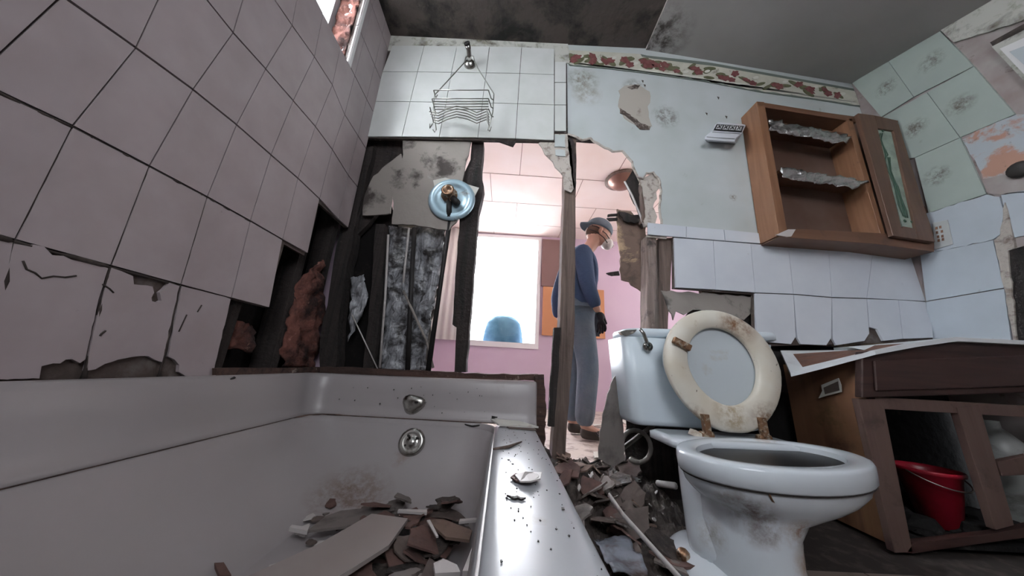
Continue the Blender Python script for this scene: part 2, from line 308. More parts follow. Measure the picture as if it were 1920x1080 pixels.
# outer sheathing behind the cavity (with the window opening)
X0 = XL-.12
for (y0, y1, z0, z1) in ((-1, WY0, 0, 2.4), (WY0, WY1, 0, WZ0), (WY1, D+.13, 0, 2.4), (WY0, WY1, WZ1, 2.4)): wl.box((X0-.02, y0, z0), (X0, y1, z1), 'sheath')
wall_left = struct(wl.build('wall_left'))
# window_1: opening in the left wall
wd = MB()
wd.box((X0-.02, WY1, WZ0), (XL-.030, WY1+.01, WZ1), 'white'); wd.box((X0-.02, WY0, WZ0-.012), (XL-.002, WY1, WZ0-.001), 'white')
window_1 = thing('window_1', (XL, WY1, WZ0), '', 'window'); del window_1['label']; del window_1['category']; struct(window_1)
wd.build('window_jamb', window_1)
cs = MB(); cs.prism([Vector((XL+.010, WY1+.004, WZ0-.004)), Vector((XL+.010, WY1+.026, WZ0-.012)), Vector((XL+.010, WY1+.03, WZ1)), Vector((XL+.010, WY1+.006, WZ1))], (-.022, 0, 0), 'white')
cs.build('window_casing', window_1, bevel=.003)
fr = MB(); fr.box((X0-.015, WY0, WZ0), (X0+.02, WY1-.002, WZ0+.028), 'dispg'); fr.box((X0-.015, WY1-.035, WZ0), (X0+.02, WY1-.002, WZ1), 'dispg'); fr.box((X0-.015, WY0, WZ1-.03), (X0+.02, WY1, WZ1), 'dispg'); fr.box((X0-.015, .5, WZ0), (X0+.02, .53, WZ1), 'dispg')
fr.build('window_frame', window_1)
pa = MB(); pa.box((X0-.001, WY0, WZ0+.02), (X0+.001, WY1-.02, WZ1-.02), 'windowglass'); pa.build('window_pane', window_1)
jb = crumple('jamb_insulation', ((XL-.10, WY1-.003, WZ0), (XL-.012, WY1-.003, WZ0), (XL-.012, WY1-.003, WZ1), (XL-.10, WY1-.003, WZ1)), 10, 30, .018, 30, .004, 'pinkins', 4)
jb.parent = window_1; jb.matrix_parent_inverse = Matrix.Translation(-window_1.location)

# ---- back wall
wb = MB()
Bn = {0:[(736.4,88.3),(796,88),(857,89),(918,89.5),(978,90.6),(1039,94)], 1:[(718,137),(783.6,137),(847,138),(911.7,139),(974.4,140),(1039,142.5)],
2:[(703,192.5),(769.7,193),(837,194),(904.4,195),(970.6,196.7),(1039,199)], 3:[(686.4,258.3),(754.4,258.3),(823.9,259),(896,260),(966.4,262),(1038.3,265)]}
def tileB(px, m='tile_back', t=.008, gap=.0016, y=D):
    q = [onY(x, yy, y) for x, yy in px]; c = sum(q, Vector())/len(q)
    wb.prism([p+(c-p).normalized()*gap*1.4 for p in q], (0, -t, 0), m)
for r in range(3):
    for c in range(5): tileB([Bn[r+1][c], Bn[r+1][c+1], Bn[r][c+1], Bn[r][c]])
for a, b in ((118, 157), (157, 199), (199, 248)): tileB([(1039.5, b), (1061, b), (1061, a), (1039.5, a)])
def board(px, m, t=.012, y=D, amp=0, step=14, seed=1, mb=None):
    p = rag(px, amp, step, seed) if amp else px
    (mb or wb).prism([onY(x, yy, y) for x, yy in p], (0, t, 0), m)
board([(690, 259), (1040, 266), (1040, 250), (1063, 250), (1063, 60), (690, 40)], 'grout', .014, D+.0005)
board([(725, 95), (735, 60), (760, 62), (1062, 62), (1068, 118), (1040, 116), (1039, 92), (900, 90)], 'plaster', .02, D-.004, 1.2, 25, 5)
# painted drywall, torn along its lower left edge
edge = [(1065, 250), (1078, 254), (1092, 262), (1108, 258), (1122, 268), (1135, 276), (1150, 283), (1168, 282), (1177, 292), (1186, 303), (1190, 318), (1197, 330), (1206, 334), (1212, 324), (1226, 322), (1236, 334), (1241, 358), (1238, 390), (1241, 422)]
er = rag(edge, 1.6, 7, 8, False)+[(1241, 422)]
def rightof(x, y): return (x, y)
board(er+[(1300, 431), (1500, 449), (1780, 489), (1640, 100), (1062, 50)], 'drywall', .012, D+.001)
board([(1160, 170), (1172, 160), (1195, 158), (1218, 172), (1215, 200), (1222, 236), (1205, 240), (1188, 232), (1170, 222), (1163, 208), (1160, 190)], 'tan', .002, D-.0008, 3, 8, 51)
board([(1162, 203), (1175, 212), (1190, 222), (1203, 232), (1220, 236), (1218, 243), (1200, 243), (1192, 234), (1178, 222), (1163, 212)], 'mould', .002, D-.0016, 2.2, 5, 52)
board([(1176, 163), (1190, 158), (1200, 160), (1196, 166), (1184, 168)], 'mould', .002, D-.0016, 2, 5, 53)
for px_, py_ in ((1205, 152), (1209, 160), (1325, 213), (1362, 219), (1347, 183)): board([(px_-2, py_-2), (px_+2, py_-1), (px_+1, py_+3)], 'mould', .002, D-.001)
# white gypsum core showing at the tear
wb.tube([onY(x-1, y+1, D+.006) for x, y in er], .0065, 'gypsum', 6)
board([(1190, 318), (1206, 334), (1226, 322), (1238, 345), (1226, 380), (1232, 425), (1210, 425), (1207, 360)], 'gypsum', .008, D+.012, 3, 9, 21)
board([(1040, 248), (1063, 250), (1066, 262), (1072, 290), (1074, 330), (1078, 350), (1070, 361), (1058, 355), (1057, 330), (1048, 320), (1030, 296), (1010, 268)], 'gypsum', .008, D+.004, 2.0, 9, 22)
board([(1040, 252), (1060, 252), (1060, 276), (1040, 275)], 'drywall', .004, D-.001, 1, 9, 5)
board([(1041, 280), (1060, 281), (1060, 293), (1042, 291)], 'drywall', .004, D-.001, 1, 9, 6)
# trim row and big tiles on the right
tt = [(1213, 419), (1285, 426), (1355, 432), (1425, 439), (1498, 446), (1572, 453), (1650, 461), (1725, 470)]
tb = [(1213, 441), (1285, 447), (1357, 453), (1428, 458), (1500, 465), (1574, 471), (1652, 478), (1728, 485)]
for i in range(7): tileB([tb[i], tb[i+1], tt[i+1], tt[i]], 'tile_low', .009, .0012, D+.002)
r2t = [(1262, 447), (1335, 452.5), (1404.7, 458), (1475, 464), (1550, 470), (1632, 477), (1729, 486)]
r2b = [(1264.8, 540), (1340, 544), (1413, 549.6), (1484.4, 552), (1556, 558), (1621, 560), (1738, 566)]
for i in range(6): tileB([r2b[i], r2b[i+1], r2t[i+1], r2t[i]], 'tile_low', .009, .0010, D+.002)
r3b = [(1414, 641), (1490, 646), (1556, 648), (1627, 640), (1688, 636), (1745, 634)]; r3t = [(1413, 550.5), (1484.4, 553), (1556, 559), (1621, 561), (1680, 563), (1738, 567)]
for i in range(5):
    q = [r3b[i], r3b[i+1], r3t[i+1], r3t[i]]
    if i < 3: q = [(q[0][0]+8, q[0][1]), (q[1][0]-10, q[1][1]), (q[1][0]-1, q[1][1]-14), q[2], q[3], (q[0][0]+1, q[0][1]-12)]
    if i == 3: q = [(1652, 640), q[1], q[2], q[3], (1626, 614), (1640, 618)]
    tileB(q, 'tile_low', .009, .0012, D+.002)
board([(1172, 720), (1300, 700), (1300, 980), (1165, 960), (1176, 800)], 'rot', .006, D+.03, 3, 14, 77)  # dark sheet added to keep the gap below the tank dark
board([(1262, 444), (1262, 541), (1412, 552), (1412, 650), (1750, 640), (1744, 480)], 'mastic', .012, D+.0035)
board([(1213, 440), (1250, 444), (1250, 448), (1213, 444)], 'gypsum', .008, D+.004)
# broken board behind the toilet, and closed wall below the tiles
board([(1240, 545), (1300, 548), (1412, 556), (1411, 585), (1395, 600), (1345, 590), (1300, 580), (1283, 590), (1268, 583), (1262, 600), (1250, 570)], 'hard', .008, D+.02, 2, 10, 31)
board([(1300, 575), (1422, 590), (1440, 980), (1230, 1000), (1215, 830), (1240, 800), (1252, 640)], 'rot', .012, D+.045)
wb.box((1.05, D+.045, 0), (XR+.1, D+.06, .66), 'sheath'); wb.box((1.05, D+.02, .44), (XR, D+.04, .62), 'rot')  # near-black lower wall, keeps the vanity inside dark
wall_back = struct(wb.build('wall_back'))

# ---- wallpaper border: trim along the top of the back wall
bt = MB()
top = [(1046, 93), (1110, 96), (1200, 101), (1213, 104), (1330, 117), (1468, 142), (1600, 166)]
low = [(1068, 123), (1140, 129), (1213, 138), (1320, 153), (1426, 173), (1530, 187), (1618, 201)]
rnd = random.Random(5)
def lerp_line(L_, t):
    k = t*(len(L_)-1); i = min(int(k), len(L_)-2); f = k-i; return (L_[i][0]+(L_[i+1][0]-L_[i][0])*f, L_[i][1]+(L_[i+1][1]-L_[i][1])*f)
def band(u0, u1, y, m, t0=0, t1=1, n=40, wave=0):
    a = []; b = []
    for i in range(n+1):
        t = t0+(t1-t0)*i/n; A = lerp_line(top, t); B_ = lerp_line(low, t); wv = wave*abs(math.sin(t*60))
        a.append((A[0]+(B_[0]-A[0])*u0, A[1]+(B_[1]-A[1])*(u0+wv))); b.append((A[0]+(B_[0]-A[0])*u1, A[1]+(B_[1]-A[1])*u1))
    bt.prism([onY(*p, y) for p in a]+[onY(*p, y) for p in b[::-1]], (0, .0012, 0), m)
band(0, 1, D-.0015, 'cream_border'); band(.86, 1.0, D-.0024, 'bdark', wave=.08); band(.0, .12, D-.0024, 'bdark', .35, 1)
band(.74, .80, D-.0022, 'bwhite', wave=.1)
def blob(t, u, rx, rz, ang, m, y=D-.003, lobes=0):
    A = lerp_line(top, t); B_ = lerp_line(low, t); c = onY(A[0]+(B_[0]-A[0])*u, A[1]+(B_[1]-A[1])*u, y); pts = []
    for k in range(14):
        a = 2*PI*k/14; q = 1+.22*math.sin(a*lobes+ang) if lobes else 1
        x, z = rx*math.cos(a)*q, rz*math.sin(a)*q; pts.append(c+Vector((x*math.cos(ang)-z*math.sin(ang), 0, x*math.sin(ang)+z*math.cos(ang))))
    bt.prism(pts, (0, .0009, 0), m)
for i in range(13):
    t = .05+i*.073+rnd.uniform(-.01, .01)
    for k in range(4): blob(t+rnd.uniform(-.022, .022), rnd.uniform(.25, .72), rnd.uniform(.024, .044), rnd.uniform(.010, .018), rnd.uniform(-.9, .9), 'leafc', D-.0031-k*.00002)
    for k in range(3): blob(t+rnd.uniform(-.016, .016), rnd.uniform(.3, .66), rnd.uniform(.022, .034), rnd.uniform(.014, .022), rnd.uniform(-1, 1), 'flower', D-.0038-k*.0002, 5)
    blob(t+.035, rnd.uniform(.3, .6), .02, .010, .5, 'bwhite', D-.0034)
struct(bt.build('trim_1'))

# ---- ceilings
cl = MB()
ZL = 2.395
def ceil_quad(mb, corners, th, m): mb.prism(corners, (0, 0, th), m)
ceil_quad(cl, [(XL-.02, .7, 2.36), (XL-.02, D+.01, 2.362), (.80, D+.01, 2.425), (.80, .7, 2.425)], .02, 'ceil_dark'); ceil_quad(cl, [(XL-.02, -1, 2.36), (XL-.02, .7, 2.36), (.80, .7, 2.425), (.80, -1, 2.425)], .02, 'drywall')
pe = [onZ(1213, 92, 2.40), onZ(1232, 45, 2.40), onZ(1252, 0, 2.40)]
xs0 = [pe[0].x, .755, .745, .74, .74]; ysn = [D+.01, 1.05, .8, .3, -1]; zr_ = [2.262, 2.19, 2.12, 2.10, 2.10]
vs = []; fs = []
for j in range(5):
    for i in range(7):
        u = i/6; vs.append(Vector((xs0[j]+(XR+.01-xs0[j])*u, ysn[j], 2.412-.004*j+(zr_[j]-2.412)*u+.0*math.sin(u*PI))))
n = len(vs)
for j in range(4):
    for i in range(6): k = j*7+i; fs.append([k, k+1, k+8, k+7])
cl.add(vs, fs, 'ceil_grey', True); cl.add([v+Vector((0, 0, .012)) for v in vs], fs, 'ceil_grey', True)
bd = [j*7 for j in range(5)]
cl.add([vs[k] for k in bd]+[vs[k]+Vector((0, 0, .012)) for k in bd], [[i, i+1, i+6, i+5] for i in range(4)], 'gypsum')
cl.box((.76, -1, 2.44), (XR+.1, D+.02, 2.46), 'ceil_dark')
struct(cl.build('ceiling'))

# ---- right wall
wr = MB()
wr.box((XR, -1, 0), (XR+.02, D+.02, 2.45), 'mauve')
def pan(px, m, t=.008, gap=.0016, amp=0, seed=1, x=XR):
    if amp: px = rag(px, amp, 12, seed)
    q = [onX(a, b, x) for a, b in px]; c = sum(q, Vector())/len(q); wr.prism([p+(c-p).normalized()*gap for p in q], (-t, 0, 0), m)
pan([(1655, 220), (1600, 156), (1667, 113), (1716, 182)], 'green'); pan([(1716, 182), (1667, 113), (1760, 52), (1829, 124.5)], 'green')
pan([(1690, 300), (1655, 221), (1741, 173), (1803.5, 258), (1718, 296)], 'green'); pan([(1803.5, 258), (1741, 173), (1829, 124.5), (1906.7, 214.7)], 'green')
pan([(1744, 400), (1718, 296), (1803.5, 258), (1853, 364)], 'green')
pan([(1749, 475), (1728, 404), (1853, 364), (1878, 369), (1887, 395), (1880, 440), (1866, 449)], 'right_white', amp=1.2, seed=3)
pan([(1739, 565), (1728, 478), (1866, 450), (1887, 540)], 'right_white'); pan([(1745, 700), (1739, 566), (1887, 541), (1908, 700)], 'right_white')
# torn paper region, strips, jamb
pan([(1805, 262), (1830, 245), (1908, 215), (1990, 200), (1990, 320), (1880, 330), (1845, 335), (1830, 300)], 'burnt', .004, 0, 2.5, 5)
pan([(1845, 338), (1880, 328), (1990, 300), (1990, 350), (1885, 366), (1853, 362)], 'mauve', .006, 0, 2, 6)
pan([(1880, 366), (1990, 345), (1990, 430), (1905, 445), (1890, 400)], 'right_white', .006, 0, 2, 7)
pan([(1868, 452), (1880, 440), (1888, 380), (1897, 410), (1908, 466), (1894, 470), (1912, 640), (1905, 640), (1887, 541)], 'gypsum', .010, 0, 1.6, 9)
pan([(1893, 470), (1990, 440), (1990, 700), (1912, 690)], 'rot', .004, 0)
pan([(1760, 50), (1870, -2), (1990, -60), (1990, 5), (1920, 40), (1793, 80)], 'plaster', .012, 0, 1, 8)
pan([(1862, 80), (1990, 10), (1990, 28), (1868, 88)], 'grout', .014, 0)
struct(wr.build('wall_right'))
wn = MB()
for q, m_, t in (([(1866, 88), (1990, 25), (1990, 190), (1925, 150)], 'plaster', .016), ([(1884, 92), (1990, 45), (1990, 170), (1930, 140)], 'white', .022)):
    wn.prism([onX(a, b, XR-.001) for a, b in q], (-t, 0, 0), m_)
wn.prism([onX(a, b, XR-.024) for a, b in [(1893, 97), (1990, 60), (1990, 150), (1930, 130)]], (-.002, 0, 0), 'lidm')
struct(wn.build('window_3'))

# ---- floor and front wall, with an opening added for the front fill
fl = MB()
fl.box((XL-.14, -1.02, -.02), (XR+.02, D+.13, 0), 'grout')
for i in range(8):
    for j in range(7):
        x0 = .62+i*.26-.36*0; y0 = -1+j*.26+.1
        fl.box((x0-.4, y0, 0), (x0-.4+.255, y0+.255, .004), 'floor')
struct(fl.build('floor'))
wf = MB()
for a, b in (((XL-.14, -1.02, 0), (-.25, -1, 2.4)), ((.95, -1.02, 0), (XR+.02, -1, 2.4)), ((-.25, -1.02, 2.25), (.95, -1, 2.4)), ((-.25, -1.02, 0), (.95, -1, 1.35))): wf.box(a, b, 'tile_back')
struct(wf.build('wall_front'))

# ---- far room
FY = 3.93; FX0, FX1 = -1.7, 3.4
fw = MB()
wx0, wx1, wz0, wz1 = -.55, .41, .80, 2.30
for (x0, x1, z0, z1, m_) in ((FX0, wx0, 0, 2.4, 'fwall'), (wx1, FX1, 0, 2.4, 'fwall'), (wx0, wx1, 0, wz0, 'fwall'), (wx0, wx1, wz1, 2.4, 'fwall')): fw.box((x0, FY, z0), (x1, FY+.12, z1), m_)
struct(fw.build('wall_far'))
fc = MB(); fc.box((FX0, D+.12, 2.37), (FX1, FY+.1, 2.39), 'fceil')
for k in range(6): fc.box((FX0, 1.5+k*.52, 2.368), (FX1, 1.506+k*.52, 2.3705), 'seam')
for k in range(6):
    for j in range(6): x = -1.2+k*.95+(.3 if j % 2 else 0); fc.box((x, 1.5+j*.52, 2.368), (x+.006, 1.5+j*.52+.52, 2.3705), 'seam')
struct(fc.build('ceiling_far'))
ff = MB(); ff.box((FX0, D+.13, -.02), (FX1, FY+.12, 0), 'ffloor'); struct(ff.build('floor_far'))
for nm, x in (('wall_far_left', FX0), ('wall_far_right', FX1)):
    q = MB()
    if x > 0:
        q.box((x, D+.12, 0), (x+.1, 1.9, 2.4), 'fwall'); q.box((x, 3.3, 0), (x+.1, FY+.1, 2.4), 'fwall'); q.box((x, 1.9, 0), (x+.1, 3.3, .8), 'fwall'); q.box((x, 1.9, 2.2), (x+.1, 3.3, 2.4), 'fwall')
    else: q.box((x-.1, D+.12, 0), (x, FY+.1, 2.4), 'fwall')
    struct(q.build(nm))
w2 = thing('window_2', (-.07, FY, .8), '', ''); del w2['label']; del w2['category']; struct(w2)
q = MB()
for a, b in (((wx0-.05, FY-.02, wz0-.07), (wx1+.05, FY, wz0)), ((wx0-.05, FY-.02, wz1), (wx1+.05, FY, wz1+.05)), ((wx0-.05, FY-.02, wz0), (wx0, FY, wz1)), ((wx1, FY-.02, wz0), (wx1+.05, FY, wz1))): q.box(a, b, 'white')
q.build('window_frame', w2)
q = MB(); q.box((wx0, FY+.06, wz0), (wx1, FY+.064, wz1), 'windowglass'); q.build('window_pane', w2)
# partition that closes the cavity between the two rooms above the holes
q = MB(); q.box((XL-.14, D+.02, 1.78), (XR+.1, D+.10, 1.80), 'rot'); q.box((XL-.9, D+.10, 1.8), (FX1, D+.125, 2.4), 'fceil'); q.box((1.0, D+.1, 0), (FX1, D+.125, 1.8), 'brownboard'); q.box((-1.75, D+.1, 0), (XL-.02, D+.125, 1.8), 'fwall')
struct(q.build('wall_partition'))

# ================================================================== BATHTUB
def rrect(x0, x1, y0, y1, z, r, n=7):
    pts = []
    for cx, cy, a0 in ((x1-r, y1-r, 0), (x0+r, y1-r, PI/2), (x0+r, y0+r, PI), (x1-r, y0+r, 1.5*PI)):
        for k in range(n): a = a0+PI/2*k/(n-1); pts.append(Vector((cx+r*math.cos(a), cy+r*math.sin(a), z)))
    return pts
TY0 = -.30
tub = thing('bathtub', (-.32, .5, 0), 'white enamel bathtub full of debris below the tiled wall', 'bathtub')
b = MB()
rings = [rrect(-.727, -.012, -.22, 1.246, .241, .11), rrect(-.715, -.027, -.205, 1.235, .215, .12), rrect(-.66, -.035, -.17, 1.18, .14, .13), rrect(-.58, -.045, -.13, 1.11, .08, .14), rrect(-.54, -.065, -.09, 1.07, .055, .14), rrect(-.50, -.10, -.05, 1.03, .046, .14)]
b.loft([[p for p in r] for r in rings], 'tub', cap=False); n_ = len(rings[0]); b.add(rings[-1], [list(range(n_))], 'tub')
b.build('basin', tub)
# narrow ledge on left and back, wide rim on the right
b = MB(); b.loft([rrect(-.760, -.012, -.29, 1.27, .258, .09), rrect(-.741, -.016, -.225, 1.256, .261, .10), rrect(-.734, -.016, -.222, 1.250, .257, .105), rrect(-.727, -.012, -.22, 1.246, .240, .11)], 'tub', cap=False); b.build('ledge', tub)
b = MB()
prof = [(-.026, .215), (-.020, .238), (-.010, .250), (.003, .256), (.02, .2575), (.10, .2575), (.125, .256), (.140, .250), (.149, .238), (.153, .218), (.154, .0)]
b.loft([[Vector((x, y, z)) for x, z in prof] for y in (TY0, 0, .4, .8, 1.1, 1.262)], 'rimm', cap=False)
b.build('rim', tub)
b = MB()   # raised surround panel, left side then back, rounded between
path = [Vector((0, TY0, 0)), Vector((0, .3, 0)), Vector((0, .8, 0)), Vector((0, 1.16, 0))]
def sur_ring(px_, py_, nx, ny):   # profile out of the wall: n points into the room
    pr = SP_
    return [Vector((px_+nx*d, py_+ny*d, z)) for d, z in pr]
SP_ = [(.002, .405), (.012, .411), (.020, .408), (.026, .396), (.032, .35), (.040, .30), (.048, .272), (.058, .262)]
rg = [sur_ring(XL+.0045, y, 1, 0) for y in (TY0, 0, .4, .8, 1.1, 1.20)]
for k in range(1, 6):
    a = PI/2*k/6; c = Vector((XL+.11, 1.20)); rg.append([Vector((c.x-(.108-d*1.0)*math.cos(a), c.y+(.108-d*1.0)*math.sin(a), z+.0)) for d, z in SP_])
rg += [sur_ring(x, 1.308, 0, -1) for x in (XL+.11, -.5, -.2, .10, .14)]
for r_ in rg[-5:]: pass
for j, r_ in enumerate(rg[-5:]):
    for p in r_: p.z += (p.z-.25)/.16*(.0, .002, .008, .014, .014)[j]
rg.append([Vector((.149, p.y+.004, p.z-.004)) for p in rg[-1]])
b.loft(rg, 'tub', cap=False, strip=True); o = b.build('surround_panel', tub); s = o.modifiers.new('solid', 'SOLIDIFY'); s.thickness = -.003
b = MB(); c = onY(775, 758, 1.262); b.lathe([(.0, .012), (.02, .013), (.036, .009), (.044, .002), (.045, 0)], c, (0, -1, 0), 'chrome', 20)
b.lathe([(.006, .016), (.0, .017)], c+Vector((.014, 0, .012)), (0, -1, 0), 'black', 8)
o = b.build('overflow_plate', tub, label='dull chrome overflow plate'); 
for v in o.data.vertices:
    a = math.atan2(v.co.z-c.z, v.co.x-c.x); f = 1+.12*math.sin(3*a+.6); v.co.x = c.x+(v.co.x-c.x)*f; v.co.z = c.z+(v.co.z-c.z)*f*.85
b = MB(); c = onY(772, 829, 1.205); ax = Vector((0, -1, .38)); b.lathe([(.0, .011), (.013, .012), (.016, .007), (.03, .008), (.038, .010), (.047, .006), (.049, 0)], c, ax, 'chrome', 28)
for k in range(4): a = k*PI/2+.6; b.lathe([(.0045, .0), (.004, .013), (0, .0135)], c+Vector((.024*math.cos(a), 0, .024*math.sin(a))), ax, 'black', 8)
b.build('drain_plate', tub, label='round chrome drain plate with a rust streak below')

b = MB(); b.tube([Vector((XL+.059, y, .2615)) for y in (TY0, .2, .5, .9, 1.15)]+[Vector((XL+.075, 1.215, .2615)), Vector((XL+.11, 1.245, .262))]+[Vector((x, 1.251, .263)) for x in (-.6, -.4, -.2, -.05, .03)], .0026, 'caulk', 6)
b.build('caulk_line', tub, label='brown dirt line in the crease of the ledge')
# rotten wooden strips around the tub
b = MB(); b.prism([onX(x, y, XL+.002) for x, y in rag([(394, 706), (640, 700), (640, 688), (394, 690)], .8, 14, 2)], (.016, 0, 0), 'ledger')
tag(b.build('wooden_ledger'), 'rotten wooden strip on the left wall above the tub, below the missing tiles', 'wood strip')
b = MB(); b.prism([onY(x, y, D+.01) for x, y in rag([(590, 706), (1006, 714), (1010, 702), (880, 700), (640, 688), (588, 688)], 1.2, 12, 4)], (0, .08, 0), 'ledger')
tag(b.build('wooden_ledger'), 'rotten wooden sill along the back wall above the tub', 'wood strip')
b = MB(); b.prism([onY(x, y, D-.01) for x, y in rag([(1004, 722), (1003, 703), (1020, 702), (1024, 760), (1021, 850), (1004, 835), (1003, 760)], 1.4, 9, 6)], (0, .05, 0), 'ledger')
tag(b.build('wooden_ledger'), 'red-brown wooden trim standing upright at the tub end', 'wood strip')

# ================================================================== WALL FRAMING
def stud(px, y, depth, m, label, amp=1.0, seed=1, group=None, step=22):
    b = MB(); b.prism([onY(x, yy, y) for x, yy in rag(px, amp, step, seed)], (0, depth, 0), m)
    return tag(b.build('wall_stud'), label, 'stud', group)
stud([(885, 262), (907, 262), (903, 330), (907, 350), (897, 395), (893, 440), (884, 560), (873, 698), (852, 698), (856, 612), (848, 608), (853, 520), (862, 410), (868, 330), (882, 300)], D+.03, .07, 'rot', 'black rotted stud between the pipes and the bright opening', 1.2, 3)
stud([(1062, 250), (1081, 252), (1079, 420), (1077, 620), (1058, 870), (1034, 868), (1049, 620), (1056, 420)], D+.02, .07, 'stud', 'tall bare stud standing in front of the person', .7, 4)
stud([(1039, 614), (1052, 614), (1040, 800), (1028, 800)], D-.012, .03, 'rot', 'short black board nailed beside the tall bare stud', .8, 5)
stud([(1214, 440), (1231, 440), (1228, 620), (1215, 700), (1213, 620)], D+.02, .07, 'stud_light', 'pale stud at the right side of the hole, behind the toilet tank', .6, 6)
stud([(1236, 446), (1262, 446), (1257, 545), (1250, 640), (1236, 640)], D+.026, .06, 'stud', 'darker stud just right of the pale stud behind the tank', .8, 7)
stud([(600, 640), (640, 420), (668, 280), (700, 275), (664, 430), (640, 560), (628, 700), (600, 700)], D+.02, .07, 'rot', 'black corner stud where the back wall meets the left wall', 2, 8)
stud([(705, 420), (722, 420), (716, 560), (700, 700), (680, 700), (694, 560)], D+.04, .06, 'rot', 'dark narrow stud behind the torn plastic', 1.5, 9)
stud([(664, 262), (760, 262), (762, 300), (735, 360), (690, 420), (650, 460), (648, 400)], D+.06, .03, 'rot', 'black rotted board in the upper left corner of the wall hole', 2, 10)
for (y0, w_, lab) in ((.885, .04, 'black stud in the left wall next to the last bottom tile'), (1.11, .035, 'black stud in the left wall left of the pink insulation'), (1.27, .035, 'black stud in the left wall right of the pink insulation')):
    b = MB(); b.prism([Vector((XL-.112, y0+dy, z)) for dy, z in ((0, .40), (w_, .40), (w_+.003, .7), (w_-.002, 1.32), (0, 1.32), (-.003, .8))], (.075, 0, 0), 'rot')
    tag(b.build('wall_stud'), lab, 'stud')
# broken insulation in the left wall cavity
def onXc(x, y): return onX(x, y, XL-.02)
ins = MB(); vs = []; fs = []; nx, ny = 14, 34
A0, A1 = [(590, 500), (572, 520), (556, 560), (545, 610), (535, 655), (540, 688)], [(608, 486), (612, 520), (614, 560), (607, 610), (600, 660), (590, 688)]
for j in range(ny+1):
    a = lerp_line(A0, j/ny); c = lerp_line(A1, j/ny)
    for i in range(nx+1):
        u = i/nx; p = onXc(a[0]+(c[0]-a[0])*u, a[1]+(c[1]-a[1])*u); q = noise.noise(p*26)*.02+noise.noise(p*60)*.012; vs.append(p+Vector((q+.012*math.sin(u*PI)-.01, noise.noise(p*30+Vector((5, 0, 0)))*.02, 0)))
for j in range(ny):
    for i in range(nx): k = j*(nx+1)+i; fs.append([k, k+1, k+nx+2, k+nx+1])
ins.add(vs, fs, 'pinkins', True); o = ins.build('insulation_batt'); s = o.modifiers.new('solid', 'SOLIDIFY'); s.thickness = .008
tag(o, 'torn pink fibreglass batt hanging in the black wall cavity', 'insulation')
o = crumple('insulation_scrap', [onX(x, y, XL-.07) for x, y in ((420, 650), (470, 660), (475, 610), (440, 600))], 8, 8, .02, 40, .01, 'pinkins', 9); tag(o, 'small pink insulation scrap low in the cavity by the last tile', 'insulation')
# boards and plastic between the studs of the back wall
b = MB(); b.prism([onY(x, y, D+.012) for x, y in rag([(755, 262), (884, 264), (878, 290), (871, 320), (866, 345), (868, 400), (842, 432), (800, 425), (776, 421), (735, 420), (738, 380), (733, 350), (746, 318), (756, 290)], 1.5, 10, 12)], (0, .010, 0), 'hard')
tag(b.build('backer_board'), 'mouldy grey backer board behind the round shower valve', 'board')
b = MB(); b.prism([onY(x, y, D+.03) for x, y in rag([(700, 330), (752, 288), (756, 330), (738, 350), (732, 400), (680, 404), (682, 372)], 1.5, 10, 13)], (0, .008, 0), 'hard')
tag(b.build('backer_board'), 'smaller dirty board fragment left of the valve board', 'board')
o = crumple('plastic_sheet', [onY(x, y, D+.085) for x, y in ((715, 695), (795, 695), (838, 425), (728, 425))], 16, 40, .045, 16, .002, 'plastic', 3, .004); tag(o, 'crinkled silvery plastic sheet hanging behind the two black pipes', 'plastic sheet')
o = crumple('plastic_sheet', [onY(x, y, D+.05) for x, y in ((655, 640), (690, 560), (682, 515), (658, 520))], 8, 14, .03, 22, .002, 'plastic', 7, .004); tag(o, 'small grey torn plastic flap left of the dark narrow stud', 'plastic sheet')
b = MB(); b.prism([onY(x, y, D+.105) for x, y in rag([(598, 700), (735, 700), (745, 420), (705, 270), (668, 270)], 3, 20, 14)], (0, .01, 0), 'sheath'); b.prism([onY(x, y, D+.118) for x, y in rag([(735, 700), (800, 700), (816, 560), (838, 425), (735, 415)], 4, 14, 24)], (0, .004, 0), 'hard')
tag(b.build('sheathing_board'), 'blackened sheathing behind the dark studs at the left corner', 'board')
for (pts, lab) in (([(660, 590), (708, 692)], 'thin bright splinter leaning low in the wall cavity left of the pipes'), ([(728, 440), (722, 560), (712, 690)], 'thin pale lath strip upright behind the torn plastic'), ([(767, 428), (759, 500), (756, 530)], 'short pale lath strip upright just left of the left pipe'), ([(756, 545), (800, 640), (812, 690)], 'grey lath leaning diagonally between the two pipes')):
    b = MB(); b.tube([onY(x, y, D+.03) for x, y in pts], .006 if 'lath' in lab else .003, 'hard' if 'grey' in lab else 'scrapwhite', 5, flat=.5); tag(b.build('lath_strip'), lab, 'lath')
# pipes
b = MB(); b.tube([onY(777, 428, D+.04), onY(770, 560, D+.04), onY(764, 700, D+.04)], .0115, 'iron', 10)
tag(b.build('water_pipe'), 'left of the two black pipes below the valve', 'pipe')
b = MB(); b.tube([onY(846, 395, D+.02), onY(828, 520, D+.03), onY(802, 700, D+.03)], [.0135, .010, .0125], 'iron', 10)
tag(b.build('water_pipe'), 'right of the two black pipes, running up to the valve', 'pipe')
